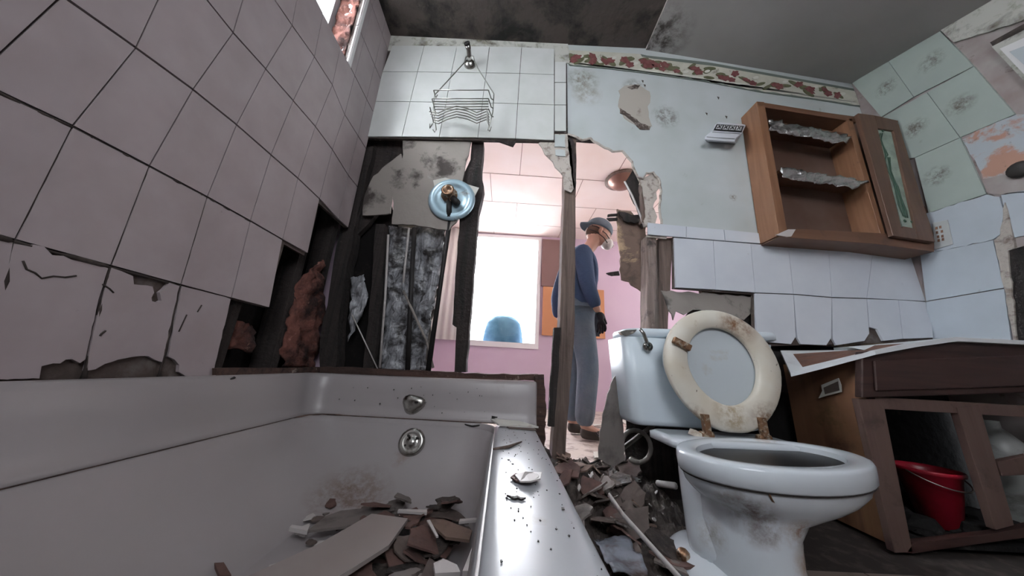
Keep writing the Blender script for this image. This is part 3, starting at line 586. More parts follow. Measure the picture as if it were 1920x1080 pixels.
# shower valve
va = thing('shower_valve', onY(847, 372), 'round steel shower valve plate with its handle missing', 'valve')
c = onY(847, 374, D+.004)
b = MB(); b.lathe([(.03, -.004), (.118, -.004), (.119, 0), (.113, .008), (.098, .012), (.083, .010), (.078, .004), (.055, .002), (.03, .001), (.0, .001)], c, (0, -1, 0), 'trimplate', 48); b.build('trim_plate', va, label='dented blue-grey steel trim plate')
b = MB(); c2 = c+Vector((-.012, 0, .018)); b.lathe([(.040, 0), (.042, .015), (.03, .02), (.028, .045), (.032, .05), (.022, .052), (.018, .044), (.0, .043)], c2, (-.05, -1, .1), 'rust', 20)
b.tube([c2+Vector((.012, -.01, -.01)), c2+Vector((.05, -.03, -.055))], .017, 'iron', 10); b.tube([c2+Vector((0, -.01, -.02)), c2+Vector((.01, 0, -.12))], .014, 'iron', 8); b.build('valve_body', va, label='corroded brass valve body')
b = MB(); q = [(812, 338), (835, 333), (898, 352), (886, 376), (850, 390), (822, 384)]; b.prism([onY(x, y, D+.006) for x, y in q], (0, .003, 0), 'cardboard'); tag(b.build('card_square'), 'pale card square sticking out behind the shower valve plate', 'card')
# shower arm with caddy
sa = thing('shower_pipe', onY(880, 118), 'short shower pipe stub with a bell flange on the tiles', 'shower arm')
c = onY(881, 122, D-.008)
b = MB(); b.lathe([(.034, 0), (.034, .006), (.026, .018), (.014, .026), (.0, .028)], c, (0, -1, -.1), 'chrome', 24); b.build('flange', sa)
b = MB(); b.tube([c+Vector((0, -.02, 0)), c+Vector((0, -.045, .012)), c+Vector((-.003, -.065, .03)), c+Vector((-.008, -.085, .036))], [.013, .013, .014, .016], 'chrome', 12); b.lathe([(.016, 0), (.017, .012), (.012, .013), (.010, .004), (0, .003)], c+Vector((-.008, -.085, .036)), (-.3, -1, .2), 'iron', 14); b.build('pipe', sa)
# caddy: wire rack
cy = D-.055
cd_ = thing('shower_caddy', onY(868, 240, cy), 'rusted wire shower caddy hanging from the pipe stub', 'caddy')
W = lambda x, y, dy=0: onY(x, y, cy+dy)
b = MB(); r0 = .0030
b.tube([W(811, 232, -.005), W(806, 240, -.012), W(806, 232, -.02)], r0, 'wire', 6)
b.tube([W(812, 243), W(815, 248), W(818, 243), W(812, 205), W(815, 178), W(871, 117), W(873, 108), W(878, 103), W(888, 106), W(890, 116), W(896, 128), W(926, 176), W(924, 210), W(915, 244), W(918, 246), W(921, 238)], r0, 'wire', 6); b.build('hanger_frame', cd_)
def basket(name, yL, n, wavy=0, dx=0):
    b = MB(); L0, L1 = 812+dx, 924
    for k in range(n):
        off = k*5.0; y = yL+off; dd = -.06*(1-k/max(1, n)) 
        if wavy: pts = [W(L0-2+k*2, y+8, dd), W(822, y+11, dd), W(838, y+3, dd), W(856, y-2, dd), W(876, y+2, dd), W(894, y+10, dd), W(912, y+3, dd), W(917, y+14, dd+.0)]
        else: pts = [W(L0+k, y, dd), W(916, y, dd)]
        b.tube(pts, r0*.85, 'wire', 6)
    b.tube([W(L0-1, yL, -.06), W(L0+3, yL+14, -.01), W(L0+6, yL+4+5*n, 0)], r0, 'wire', 6); b.tube([W(916, yL+(3 if wavy else 0), -.06), W(921, yL+16, -.01), W(925, yL+18, 0)], r0, 'wire', 6)
    b.build(name, cd_)
basket('basket', 169, 1, 0, 2); basket('basket', 185, 5, 0, -1); basket('basket', 201, 5, 1, -5)
# torn flap and pieces in the right-hand hole
b = MB(); b.prism([onY(x, y, D+.095) for x, y in rag([(1157, 392), (1183, 396), (1196, 414), (1210, 415), (1215, 470), (1213, 552), (1203, 546), (1190, 538), (1180, 528), (1166, 524), (1162, 505), (1164, 480), (1160, 460), (1158, 430)], 1.6, 7, 41)], (0, .01, 0), 'brownboard')
tag(b.build('broken_board'), 'brown broken board on the far side of the hole, right of the person', 'board')
b = MB(); b.prism([onY(x, y, D+.06) for x, y in rag([(1187, 318), (1200, 335), (1197, 355), (1207, 392), (1212, 420), (1205, 428), (1195, 395), (1180, 360), (1171, 342), (1180, 330)], 1.6, 7, 42)], (0, .006, 0), 'rot')
b.tube([onY(1171, 340, D+.05), onY(1185, 366, D+.045), onY(1200, 402, D+.045), onY(1208, 426, D+.05)], .006, 'scrapwhite', 5, flat=.5)
tag(b.build('torn_wall_flap'), 'dark torn wallboard flap with a white edge hanging in the hole', 'board')
b = MB(); b.prism([onY(x, y, D+.07) for x, y in rag([(1160, 396), (1185, 403), (1198, 402), (1205, 416), (1190, 418), (1170, 414)], 2, 6, 45)], (0, .01, 0), 'rot'); tag(b.build('wood_splinter'), 'black charred splinter right above the broken brown board', 'splinter')
for (q, lab) in (([(1140, 402), (1158, 400), (1158, 404), (1140, 406)], 'upper black splinter beside the capped head'), ([(1138, 409), (1158, 408), (1158, 413), (1144, 414)], 'lower black splinter beside the capped head'), ([(1137, 512), (1160, 508), (1162, 516), (1148, 517)], 'black splinter at the lower tip of the broken brown board')):
    b = MB(); b.prism([onY(x, y, D+.08) for x, y in rag(q, .7, 6, 4)], (0, .01, 0), 'rot'); tag(b.build('wood_splinter'), lab, 'splinter')
b = MB(); b.prism([onY(x, y, D+.03) for x, y in rag([(1203, 340), (1216, 338), (1217, 418), (1206, 414)], 1.4, 8, 46)], (0, .05, 0), 'stud'); tag(b.build('wall_stud'), 'brown stud end behind the torn plaster above the trim tiles', 'stud')
b = MB(); b.prism([onY(x, y, D-.001) for x, y in [(928, 263), (968, 265), (962, 275)]], (0, .006, 0), 'rot'); tag(b.build('wood_splinter'), 'small dark sliver hanging under the upper tiles', 'splinter')
b = MB(); b.prism([onY(x, y, D+.004) for x, y in rag([(1064, 262), (1071, 256), (1079, 270), (1080, 350), (1076, 356), (1068, 300)], 1.2, 8, 46)], (0, .03, 0), 'rot'); tag(b.build('wood_splinter'), 'dark split wood at the top of the tall bare stud', 'splinter')

# ================================================================== THINGS ON THE BACK WALL
dp = thing('paper_holder', onY(1360, 255), 'white holder with four crossed marks left of the wooden cabinet', 'holder')
prof_l = [onY(1347, 229, D-.001), onY(1345, 230, D-.02), onY(1340, 234, D-.036), onY(1335, 245, D-.048), onY(1326, 252, D-.058), onY(1321, 257, D-.062), onY(1321, 262, D-.058), onY(1325, 266, D-.001)]
dv = Vector((.165, 0, 0))
b = MB(); b.loft([[p+dv*u for p in prof_l] for u in (0, .5, 1.0)], 'disp'); b.build('cover', dp, bevel=.002)
o1 = Vector((0, -.003, .002)); A_, B_, C_, D_ = prof_l[2]+dv*.06+o1, prof_l[2]+dv*.98+o1, prof_l[3]+dv*.98+o1, prof_l[3]+dv*.04+o1
b = MB(); b.prism([A_, B_, C_, D_], (0, -.001, .0005), 'ink')
for k in range(4):
    u0, u1 = .05+.235*k, .05+.235*k+.19; q = lambda u, v: (A_.lerp(B_, u)).lerp(D_.lerp(C_, u), v)+Vector((0, -.0018, .0008))
    b.prism([q(u0, .15), q(u1, .15), q(u1, .85), q(u0, .85)], (0, -.0006, .0003), 'inkw')
    n1 = Vector((0, -.002, .001))
    for (ua, va_), (ub, vb) in (((.2, .25), (.8, .75)), ((.8, .25), (.2, .75))):
        f_ = lambda u: u0+(u1-u0)*u
        b.tube([q(f_(ua), va_)+n1, q(f_(ub), vb)+n1], .0026, 'ink', 5)
b.build('printed_band', dp, label='black band printed with four crossed squares')
b = MB()
for t_, f_ in ((.35, 3), (.95, 4)):
    p = prof_l[f_].lerp(prof_l[f_+1], t_)+Vector((.004, -.001, 0)); b.tube([p+dv*.04, p+dv*.95], .0022, 'dispg', 5)
b.build('slot', dp)

cb = thing('wall_cabinet', onY(1600, 450), 'broken oak wall cabinet with open shelves, its one door open on the right', 'cabinet')
cyf = D-.11
F = lambda x, y, d=0: onY(x, y, cyf+d)
def face(px, d, dep, m, name, bevel=.0015, label=None, par=None, extra=None):
    b = MB(); b.prism([F(x, y, d) for x, y in px], (0, dep, 0), m)
    if extra: extra(b)
    return b.build(name, par or cb, bevel=bevel, label=label)
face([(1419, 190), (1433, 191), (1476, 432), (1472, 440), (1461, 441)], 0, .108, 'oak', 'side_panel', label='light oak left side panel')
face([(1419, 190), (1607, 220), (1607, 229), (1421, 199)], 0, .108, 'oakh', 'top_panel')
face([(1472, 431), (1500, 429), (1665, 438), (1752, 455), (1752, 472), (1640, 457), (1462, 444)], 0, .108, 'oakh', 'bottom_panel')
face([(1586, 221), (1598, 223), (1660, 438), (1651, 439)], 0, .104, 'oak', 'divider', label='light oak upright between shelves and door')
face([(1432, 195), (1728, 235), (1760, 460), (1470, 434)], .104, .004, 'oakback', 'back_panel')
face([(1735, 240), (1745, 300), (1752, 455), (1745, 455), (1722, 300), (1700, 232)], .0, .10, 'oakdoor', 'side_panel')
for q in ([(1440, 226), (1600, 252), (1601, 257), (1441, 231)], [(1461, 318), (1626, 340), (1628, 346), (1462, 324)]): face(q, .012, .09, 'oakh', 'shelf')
b = MB(); b.prism([F(x, y, -.004) for x, y in [(1455, 440), (1478, 430), (1492, 430), (1484, 443), (1476, 444)]], (0, .006, 0), 'scrapwhite'); b.build('split_corner', cb, label='pale split wood at the lower left corner')
dr = bpy.data.objects.new('door', None); COL.objects.link(dr); dr.location = F(1608, 220); dr.parent = cb; dr.matrix_parent_inverse = Matrix.Translation(-cb.location)
def dpart(px, d, dep, m, name, bevel=.002, label=None):
    b = MB(); b.prism([F(x, y, d) for x, y in px], (0, dep, 0), m); o = b.build(name, None, bevel=bevel, label=label); o.parent = dr; o.matrix_parent_inverse = Matrix.Translation(-dr.location-cb.location+cb.location); return o
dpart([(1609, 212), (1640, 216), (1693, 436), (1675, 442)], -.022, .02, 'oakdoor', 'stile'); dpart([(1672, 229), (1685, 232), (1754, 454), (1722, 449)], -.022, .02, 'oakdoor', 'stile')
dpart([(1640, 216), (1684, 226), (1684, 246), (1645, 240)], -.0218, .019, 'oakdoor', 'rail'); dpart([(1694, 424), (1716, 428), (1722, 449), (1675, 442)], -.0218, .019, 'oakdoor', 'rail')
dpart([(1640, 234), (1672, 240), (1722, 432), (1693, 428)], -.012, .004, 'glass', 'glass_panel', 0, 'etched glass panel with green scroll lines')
b = MB()
for off in (0, 4):
    b.tube([F(x, y, -.014) for x, y in [(1651+off, 250), (1648+off, 262), (1657, 275), (1661+off, 290), (1660-off, 305), (1668, 325), (1680+off, 350), (1690, 372), (1700-off, 396), (1702-off, 408), (1694+off, 405), (1686+off, 385), (1678+off, 350), (1670, 320), (1665+off, 295)]], .0035, 'glassgreen', 5, flat=.3)
for x, y in ((1697, 414), (1710, 416), (1655, 245)): b.lathe([(.008, 0), (.0, .002)], F(x, y, -.014), (0, -1, 0), 'glassgreen', 7)
o = b.build('etched_scroll', None); o.parent = dr; o.matrix_parent_inverse = Matrix.Translation(-dr.location)
def foil(q, seed, lab, n=(26, 6)):
    o = crumple('foil_sheet', [F(x, y, -.004) for x, y in q], n[0], n[1], .016, 34, .0012, 'foil', seed, .0035); tag(o, lab, 'foil', 'foil lining the cabinet shelves'); return o
foil([(1442, 244), (1586, 272), (1600, 254), (1440, 223)], 3, 'crumpled foil draped over the upper cabinet shelf')
foil([(1466, 334), (1600, 354), (1630, 341), (1463, 313)], 5, 'crumpled foil draped over the middle cabinet shelf')
# outlet and its cover
ot = thing('wall_outlet', onX(1762, 440, XR), 'dirty ivory wall outlet plate beside the cabinet bottom', 'outlet')
b = MB(); b.prism([onX(x, y, XR-.010) for x, y in [(1750, 418), (1778, 412), (1788, 458), (1754, 468)]], (-.004, 0, 0), 'outlet'); b.build('cover_plate', ot, bevel=.001)
b = MB()
for x, y in ((1756, 428), (1763, 426), (1757, 436), (1766, 434), (1759, 444), (1767, 443), (1760, 451), (1768, 449)): b.prism([onX(x+a, y+c_, XR-.0142) for a, c_ in ((-2, -2), (2, -3), (2.4, 2), (-1.8, 2.6))], (-.0012, 0, 0), 'outd')
b.build('socket', ot)
b = MB(); b.lathe([(.03, 0), (.033, .012), (.02, .02), (0, .02)], onX(1917, 318, XR-.004), (-1, 0, 0), 'black', 16); tag(b.build('hole_disc'), 'round black disc in place of a hole in the right wall', 'cap')  # raised black disc standing for a dark hole

# ================================================================== TOILET
ti = thing('toilet', (.72, .9, 0), 'stained white toilet with its seat raised against the tank', 'toilet')
b = MB()   # tank: tapered rounded box
def trect(x0, x1, y0, y1, z, r): return rrect(x0, x1, y0, y1, z, r, 6)
tf = 1.10
b.loft([trect(.492, .93, tf+.012, D-.02, .306, .03), trect(.480, .945, tf+.003, D-.018, .311, .035), trect(.474, .955, tf, D-.018, .325, .035), trect(.464, .995, tf-.003, D-.016, .45, .036), trect(.452, 1.040, tf-.006, D-.016, .618, .036)], 'tankp')
b.build('tank', ti)
b = MB(); b.loft([trect(.476, 1.078, tf+.012, D-.013, .619, .05), trect(.470, 1.086, tf+.004, D-.01, .624, .055), trect(.470, 1.086, tf+.004, D-.01, .644, .055), trect(.476, 1.08, tf+.012, D-.014, .653, .05), trect(.49, 1.06, tf+.03, D-.03, .655, .05)], 'tankp')
o = b.build('tank_lid', ti)
for v in o.data.vertices: v.co.z += (v.co.x-.47)*.03
b = MB(); p = onY(1213, 650, tf-.012); b.lathe([(.017, 0), (.019, .008), (.014, .016), (0, .018)], p, (0, -1, 0), 'chrome', 16); b.tube([p+Vector((0, -.014, 0)), p+Vector((-.012, -.022, .02)), p+Vector((-.022, -.026, .045)), p+Vector((-.036, -.028, .062))], [.009, .0085, .008, .007], 'chrome', 10, flat=.7); b.build('flush_lever', ti, label='chrome flush lever')
# bowl: rim ring and body
bc = Vector((.685, .80)); 
def egg(cx, cy, rx, ry, z, n=44, front=1.0, sq=0):
    pts = []
    for k in range(n):
        a = 2*PI*k/n; x = math.cos(a)*rx; y = math.sin(a)*ry
        if y < 0: y *= front
        pts.append(Vector((cx+x*(1-sq*.0), cy+y, z)))
    return pts
def el(cx, cy, a_, b_, z, n=48, rot=.25):
    c_, s_ = math.cos(rot), math.sin(rot)
    return [Vector((cx+a_*math.cos(t)*c_-b_*math.sin(t)*s_, cy+a_*math.cos(t)*s_+b_*math.sin(t)*c_, z+.015*(a_*math.cos(t)*c_-b_*math.sin(t)*s_))) for t in [2*PI*k/n for k in range(n)]]
bx, by, ra, rb = .712, .824, .259, .157
b = MB()
R_ = [el(bx+.004, by+.006, ra*.80, rb*.74, .300), el(bx+.004, by+.006, ra*.82, rb*.77, .304), el(bx, by, ra*.88, rb*.86, .3065), el(bx, by, ra*.955, rb*.945, .3065), el(bx, by, ra*.985, rb*.98, .3045), el(bx, by, ra*.998, rb*.998, .299), el(bx, by, ra, rb, .285), el(bx, by, ra*.995, rb*.995, .266), el(bx, by, ra*.98, rb*.98, .262)]
b.loft(R_, 'porcelain', cap=False)
B_ = [el(bx, by, ra*.98, rb*.98, .262), el(bx, by, ra*.955, rb*.95, .259), el(bx-.001, by, ra*.95, rb*.94, .254), el(bx-.003, by, ra*.92, rb*.92, .238), el(bx-.010, by, ra*.83, rb*.87, .221), el(bx-.024, by, ra*.70, rb*.82, .207), el(bx-.050, by-.004, ra*.52, rb*.76, .195), el(bx-.080, by-.006, ra*.39, rb*.72, .183), el(bx-.098, by-.006, ra*.345, rb*.70, .15), el(bx-.102, by-.004, ra*.335, rb*.72, .10), el(bx-.102, by, ra*.345, rb*.80, .04), el(bx-.100, by, ra*.37, rb*.86, .006), el(bx-.100, by, ra*.37, rb*.86, 0)]
b.loft(B_, 'porcelain', cap=False)
I_ = [el(bx+.004, by+.006, ra*.80, rb*.74, .300), el(bx+.004, by+.006, ra*.79, rb*.72, .285), el(bx+.004, by+.006, ra*.78, rb*.71, .27), el(bx, by+.01, ra*.6, rb*.6, .23), el(bx, by+.02, ra*.35, rb*.35, .2)]
b.loft(I_, 'porcelain', cap=False); b.add(I_[-1], [list(range(48))], 'porcelain')
b.loft([rrect(.53, .93, .93, 1.085, .274, .03), rrect(.515, .93, .92, 1.09, .279, .03), rrect(.515, .93, .92, 1.09, .298, .03), rrect(.53, .92, .93, 1.085, .303, .03)], 'porcelain')
b.build('bowl', ti)
b = MB(); b.add(el(bx+.004, by+.006, ra*.792, rb*.722, .287), [list(range(48))], 'water'); b.build('black_water', ti, label='black water standing in the bowl')
b = MB(); b.tube(el(bx, by, ra*.968, rb*.965, .2595), .0022, 'rot', 6, closed=True); b.tube([Vector((bx+ra*q*math.cos(a)*.97-rb*q*math.sin(a)*.25, by+ra*q*math.cos(a)*.25+rb*q*math.sin(a)*.97, z)) for a, z, q in ((-2.35, .258, .965), (-2.33, .243, .93), (-2.27, .228, .86))], .002, 'rust', 5); b.build('under_rim_line', ti, label='thin dark line under the rim with a short rust streak')  # dark ring under the rim, plus one short rust-coloured streak
b = MB(); b.tube([Vector((.62, .98, .25)), Vector((.60, .93, .22)), Vector((.578, .89, .17)), Vector((.572, .86, .11)), Vector((.58, .84, .03))], [.06, .066, .064, .07, .085], 'porcelain', 24)
b.loft([egg(.55, .86, .105, .13, 0, 30), egg(.55, .86, .103, .128, .035, 30), egg(.555, .86, .085, .11, .055, 30), egg(.56, .89, .05, .07, .07, 30)], 'porcelain'); b.build('trapway', ti, subsurf=1)
b = MB(); b.lathe([(.016, 0), (.015, .015), (.008, .022), (0, .023)], (.475, .85, .048), (0, 0, 1), 'rust', 12); b.build('floor_bolt', ti)
# seat ring, leaning on the tank
th = .085; so = Vector((.765, 1.012, .312)); sx = Vector((1, 0, .0)); su = Vector((0, math.sin(th), math.cos(th))); sn = Vector((0, -math.cos(th), math.sin(th)))
def seat_pt(x, u, d): return so+sx*x+su*u+sn*d
def outline(rw, h, base, cu, n=56):
    pts = []
    for k in range(n):
        a = 2*PI*k/n; x = math.cos(a)*rw; u = cu+math.sin(a)*h
        if u < cu: u = max(cu-(cu-u), base); x *= 1-.10*((cu-u)/max(cu, .01))
        if u < base: u = base
        pts.append((x, u))
    return pts
so_, si_ = outline(.204, .207, .004, .208), outline(.122, .132, -1, .217)
b = MB()
for ring in (0,):
    n = 56
    rr = []
    for (t, d) in ((0, .0), (0, .010), (.08, .016), (.5, .019), (.92, .016), (1, .010), (1, .0)):
        rr.append([seat_pt(so_[k][0]*(1-t)+si_[k][0]*t, so_[k][1]*(1-t)+si_[k][1]*t, d) for k in range(n)])
    b.loft(rr, 'seat', cap=False); b.add([p for p in rr[0]+rr[-1]], [[k, (k+1) % n, n+(k+1) % n, n+k] for k in range(n)], 'seat')
# bumper blocks
b.build('seat', ti, label='yellowed brown-stained toilet seat ring')
b = MB(); cpt = seat_pt(-.145, .278, .019); R2 = Matrix.Rotation(.45, 3, 'Y')
for dx in (-.0,): b.prism([cpt+R2 @ Vector((a, 0, c_)) for a, c_ in ((-.032, -.010), (.034, -.010), (.034, .012), (-.032, .012))], (0, -.014, .002), 'rust')
b.build('bumper', ti, bevel=.003, label='brown rubber bumper on the raised seat')
b = MB(); ll = outline(.196, .200, .0, .212); b.prism([seat_pt(x, u, -.022) for x, u in ll], sn*.016, 'lidm'); b.build('lid', ti, bevel=.005)
for hx in (-.102, .084):
    b = MB(); p = seat_pt(hx, .02, .02); b.box((-.010, -.012, -.022), (.010, .006, .035), 'rust', Matrix.Rotation(-.05, 3, 'X')); o = None
    b.tube([Vector((-.02, 0, -.026)), Vector((.02, 0, -.026))], .011, 'rust', 10); b.lathe([(.016, -.03), (.018, -.022), (.010, -.012), (0, -.01)], (0, .01, -.012), (0, 0, 1), 'rust', 12)
    for i in range(len(b.v)): b.v[i] += p
    b.build('hinge', ti, bevel=.0015, label='rusty brass seat hinge')
b = MB(); p = onY(1308, 818, 1.0); b.box((-.022, -.015, -.008), (.02, .015, .012), 'seat', Matrix.Rotation(.5, 3, 'Y'))
for i in range(len(b.v)): b.v[i] += p
b.build('hinge_cap', ti, bevel=.002)
b = MB(); p = onY(1164, 626, tf-.005); b.prism([onY(x, y, tf+.02) for x, y in [(1158, 623), (1170, 620), (1190, 619), (1184, 626), (1172, 631), (1164, 629)]], (0, -.02, 0), 'chrome'); tag(b.build('metal_clip'), 'small bent metal clip on the left corner of the tank lid', 'clip')
# supply hose
b = MB(); c = Vector((.535, 1.22, .215)); pts = [c+Vector((.055*math.cos(a), .01*a*.3, .055*math.sin(a))) for a in [k*.35-2.2 for k in range(17)]]
b.tube(pts+[Vector((.63, 1.24, .30))], .0085, 'hose', 8); tag(b.build('supply_hose'), 'looped grey water hose hanging below the toilet tank', 'hose')
b = MB(); b.tube([Vector((.60, 1.20, .10)), Vector((.55, 1.10, .13)), Vector((.575, 1.04, .145))], .010, 'scrapwhite', 8); tag(b.build('supply_pipe'), 'short pale pipe entering behind the toilet bowl', 'pipe')

# ================================================================== VANITY
VY = 1.0
V = lambda x, y, yy=VY: onY(x, y, yy)
vc = thing('vanity_cabinet', (1.26, 1.0, 0), 'dark walnut vanity cabinet with its doors missing', 'vanity')
b = MB(); b.prism([Vector((1.243, 1.02, .012)), Vector((1.258, D-.003, .012)), Vector((1.258, D-.003, .56)), Vector((1.252, 1.15, .585)), Vector((1.257, 1.02, .590))], (.014, 0, 0), 'vside'); b.build('side_panel', vc, label='orange-brown plywood side panel')
b = MB()
b.prism([V(x, y, .988) for x, y in [(1617, 746), (1617, 659), (1645, 658), (1718, 648), (1796, 641), (1985, 647), (1985, 735), (1617, 746)][:-1]], (0, .024, 0), 'vwood')
b.prism([V(x, y, .988) for x, y in [(1638, 733), (1634, 676), (1985, 664), (1985, 722)]], (0, -.009, 0), 'vwood'); b.build('false_drawer_front', vc, bevel=.006, seg=3)
b = MB(); b.box((1.262, VY+.002, .415), (XR-.005, VY+.02, .452), 'vstile'); b.build('rail', vc, bevel=.001)
b = MB(); b.prism([V(1609, 748), (1.262, VY, .445), V(1659, 767), V(1712, 1036), V(1678, 1037)], (0, .02, 0), 'vstile'); b.build('stile', vc, bevel=.0015)
b = MB(); b.prism([V(1794, 764), V(1836, 757), V(1902, 985), V(1868, 994)], (0, .02, 0), 'vstile'); b.build('stile', vc, bevel=.0015)
b = MB(); b.prism([V(1870, 866), V(1960, 848), V(1970, 888), V(1880, 893)], (0, .018, 0), 'vstile'); b.build('rail', vc, bevel=.0015)
b = MB(); b.prism([V(1700, 1036), V(1712, 1018), V(1868, 1000), V(1990, 975), V(1990, 1000), V(1880, 1014), V(1712, 1038)], (0, .02, 0), 'vwood'); b.build('kick_board', vc, bevel=.001)
b = MB(); b.box((1.26, VY+.02, .02), (XR-.005, D-.003, .034), 'dark'); b.build('base_shelf', vc)  # near-black like the wall behind, so the inside stays dark
ct = thing('countertop', (1.6, 1.1, .65), 'white laminate countertop sagging over the vanity towards the toilet', 'countertop')
fr_ = [onY(1482, 699, 1.10), onY(1508, 692.5, 1.08), onY(1560, 679, 1.04), onY(1640, 657, .965), onY(1715, 643, .965), onY(1793, 632, .965), Vector((XR-.004, .965, onY(1919, 637, .965).z))]
bk_ = [onY(1463, 657, 1.285), onY(1482, 657, 1.295), onY(1520, 657, D-.012), onY(1600, 656, D-.012), Vector((1.50, D-.012, .648)), Vector((1.66, D-.012, .668)), Vector((XR-.004, D-.012, .682))]
us = (0, .10, .42, .78, 1)
for nm, mt in (('slab', 'laminate'), ('bare_patch', 'peel')):
    b = MB()
    for i in range(6):
        for j in range(4):
            brown = (i in (1, 2) and j in (1, 2)) or (i == 3 and j == 1)
            if brown != (mt == 'peel'): continue
            q = [fr_[i].lerp(bk_[i], us[j]), fr_[i+1].lerp(bk_[i+1], us[j]), fr_[i+1].lerp(bk_[i+1], us[j+1]), fr_[i].lerp(bk_[i], us[j+1])]
            b.prism(q, (0, 0, -.014 if mt == 'laminate' else -.012), mt)
    b.build(nm, ct, label=None if mt == 'laminate' else 'bare brown wood where the laminate is gone')
sp = thing('switch_plate', (1.25, 1.12, .42), 'broken ivory switch plate stuck on the plywood side of the vanity', 'plate')
SP = lambda x, y: onX(x, y, 1.2435)
b = MB(); b.prism([SP(x, y) for x, y in [(1536, 747), (1543, 733), (1541, 722), (1573, 709), (1578, 722), (1579, 735), (1548, 743)]], (-.003, 0, 0), 'cardboard'); b.build('cover', sp)
b = MB(); b.prism([SP(x, y)+Vector((-.003, 0, 0)) for x, y in [(1546, 727), (1573, 715), (1576, 732), (1549, 739)]], (-.0012, 0, 0), 'lino'); b.build('window', sp, label='brownish recessed middle')
bk = thing('bucket', (1.55, 1.13, .035), 'red plastic bucket inside the vanity', 'bucket')
b = MB(); cx, cyb = 1.545, 1.13
b.loft([[Vector((cx+r*math.cos(2*PI*k/32), cyb+r*math.sin(2*PI*k/32), z)) for k in range(32)] for r, z in ((.040, .036), (.045, .037), (.074, .200), (.082, .204), (.084, .213), (.082, .217), (.076, .215), (.071, .200), (.041, .045))], 'red', cap=True); b.build('pail', bk)
b = MB(); b.tube([Vector((cx+.083*math.cos(a), cyb-.005-.085*math.sin(a)*.95, .207-.04*math.sin(a))) for a in [PI*k/14 for k in range(15)]], .0025, 'wire', 6); b.build('handle', bk)
b = MB(); cx, cyb = 1.90, 1.16; b.loft([[Vector((cx+r*math.cos(2*PI*k/20), cyb+r*math.sin(2*PI*k/20), z)) for k in range(20)] for r, z in ((.055, .036), (.065, .045), (.065, .27), (.058, .31), (.03, .35), (.02, .36), (.02, .385), (.0, .386))], 'jug'); tag(b.build('plastic_jug'), 'cloudy plastic jug behind the stile at the right frame edge', 'jug')
# dim junk inside
rn = random.Random(8)
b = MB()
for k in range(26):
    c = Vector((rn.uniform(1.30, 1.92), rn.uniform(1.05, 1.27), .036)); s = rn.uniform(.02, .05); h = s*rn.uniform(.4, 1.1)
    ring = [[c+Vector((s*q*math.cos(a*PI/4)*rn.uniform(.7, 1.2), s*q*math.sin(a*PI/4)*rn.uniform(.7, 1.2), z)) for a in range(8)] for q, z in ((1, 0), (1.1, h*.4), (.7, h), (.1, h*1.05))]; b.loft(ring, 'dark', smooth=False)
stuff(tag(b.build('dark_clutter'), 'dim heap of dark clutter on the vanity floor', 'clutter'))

# ================================================================== RUBBLE
vs = []; fs = []; nx, ny = 60, 56
x0, x1, y0, y1 = .165, .60, .42, 1.42
def rub_h(x, y):
    t = max(0, min(1, (y-.75)/.55)); left = max(0, 1-(x-.16)/.25)
    h = .012+.13*t*t*(3-2*t)*(.55+.45*left)
    return h
for j in range(ny+1):
    for i in range(nx+1):
        x = x0+(x1-x0)*i/nx; y = y0+(y1-y0)*j/ny; p = Vector((x, y, 0)); h = rub_h(x, y)
        h += (noise.noise(p*14)*.028+abs(noise.noise(p*32))*.026+noise.noise(p*70)*.008)*(.35+.9*max(0, min(1, (y-.6)/.5))); vs.append(Vector((x, y, max(.002, h))))
for j in range(ny):
    for i in range(nx): k = j*(nx+1)+i; fs.append([k, k+1, k+nx+2, k+nx+1])
b = MB(); b.add(vs, fs, 'soil', False); stuff(tag(b.build('rubble'), 'dark heap of wet rubble on the floor between tub and toilet', 'rubble'))
def shard(c, s, m, seed, tilt=.5, thick=.006, n=6, asp=1.0, rz=None):
    r = random.Random(seed); R3 = Matrix.Rotation(r.uniform(0, 6.28) if rz is None else rz, 3, 'Z') @ Matrix.Rotation(r.uniform(-tilt, tilt), 3, 'X') @ Matrix.Rotation(r.uniform(-tilt, tilt), 3, 'Y')
    pts = []; 
    base = []
    for k in range(n): a = 2*PI*(k+r.uniform(-.35, .35))/n; q = s*r.uniform(.5, 1.15); base.append((q*math.cos(a)*asp, q*math.sin(a)))
    out = []
    for k in range(n):
        (xa, ya), (xb, yb) = base[k], base[(k+1) % n]
        for t in (0, .33, .66): out.append((xa+(xb-xa)*t+(r.uniform(-.09, .09)*s if t else 0), ya+(yb-ya)*t+(r.uniform(-.09, .09)*s if t else 0)))
    bend = r.uniform(-6, 6); top = [Vector(c)+R3 @ Vector((x, y, bend*x*y*.8+bend*.5*x*x)) for x, y in out]; th_ = R3 @ Vector((0, 0, thick)); cen = Vector(c); nn = len(out)
    b = MB(); b.add([cen+th_]+[p+th_ for p in top]+[cen]+top, [[0, 1+k, 1+(k+1) % nn] for k in range(nn)]+[[nn+1, nn+2+(k+1) % nn, nn+2+k] for k in range(nn)]+[[1+k, nn+2+k, nn+2+(k+1) % nn, 1+(k+1) % nn] for k in range(nn)], m); return b
rn = random.Random(21)
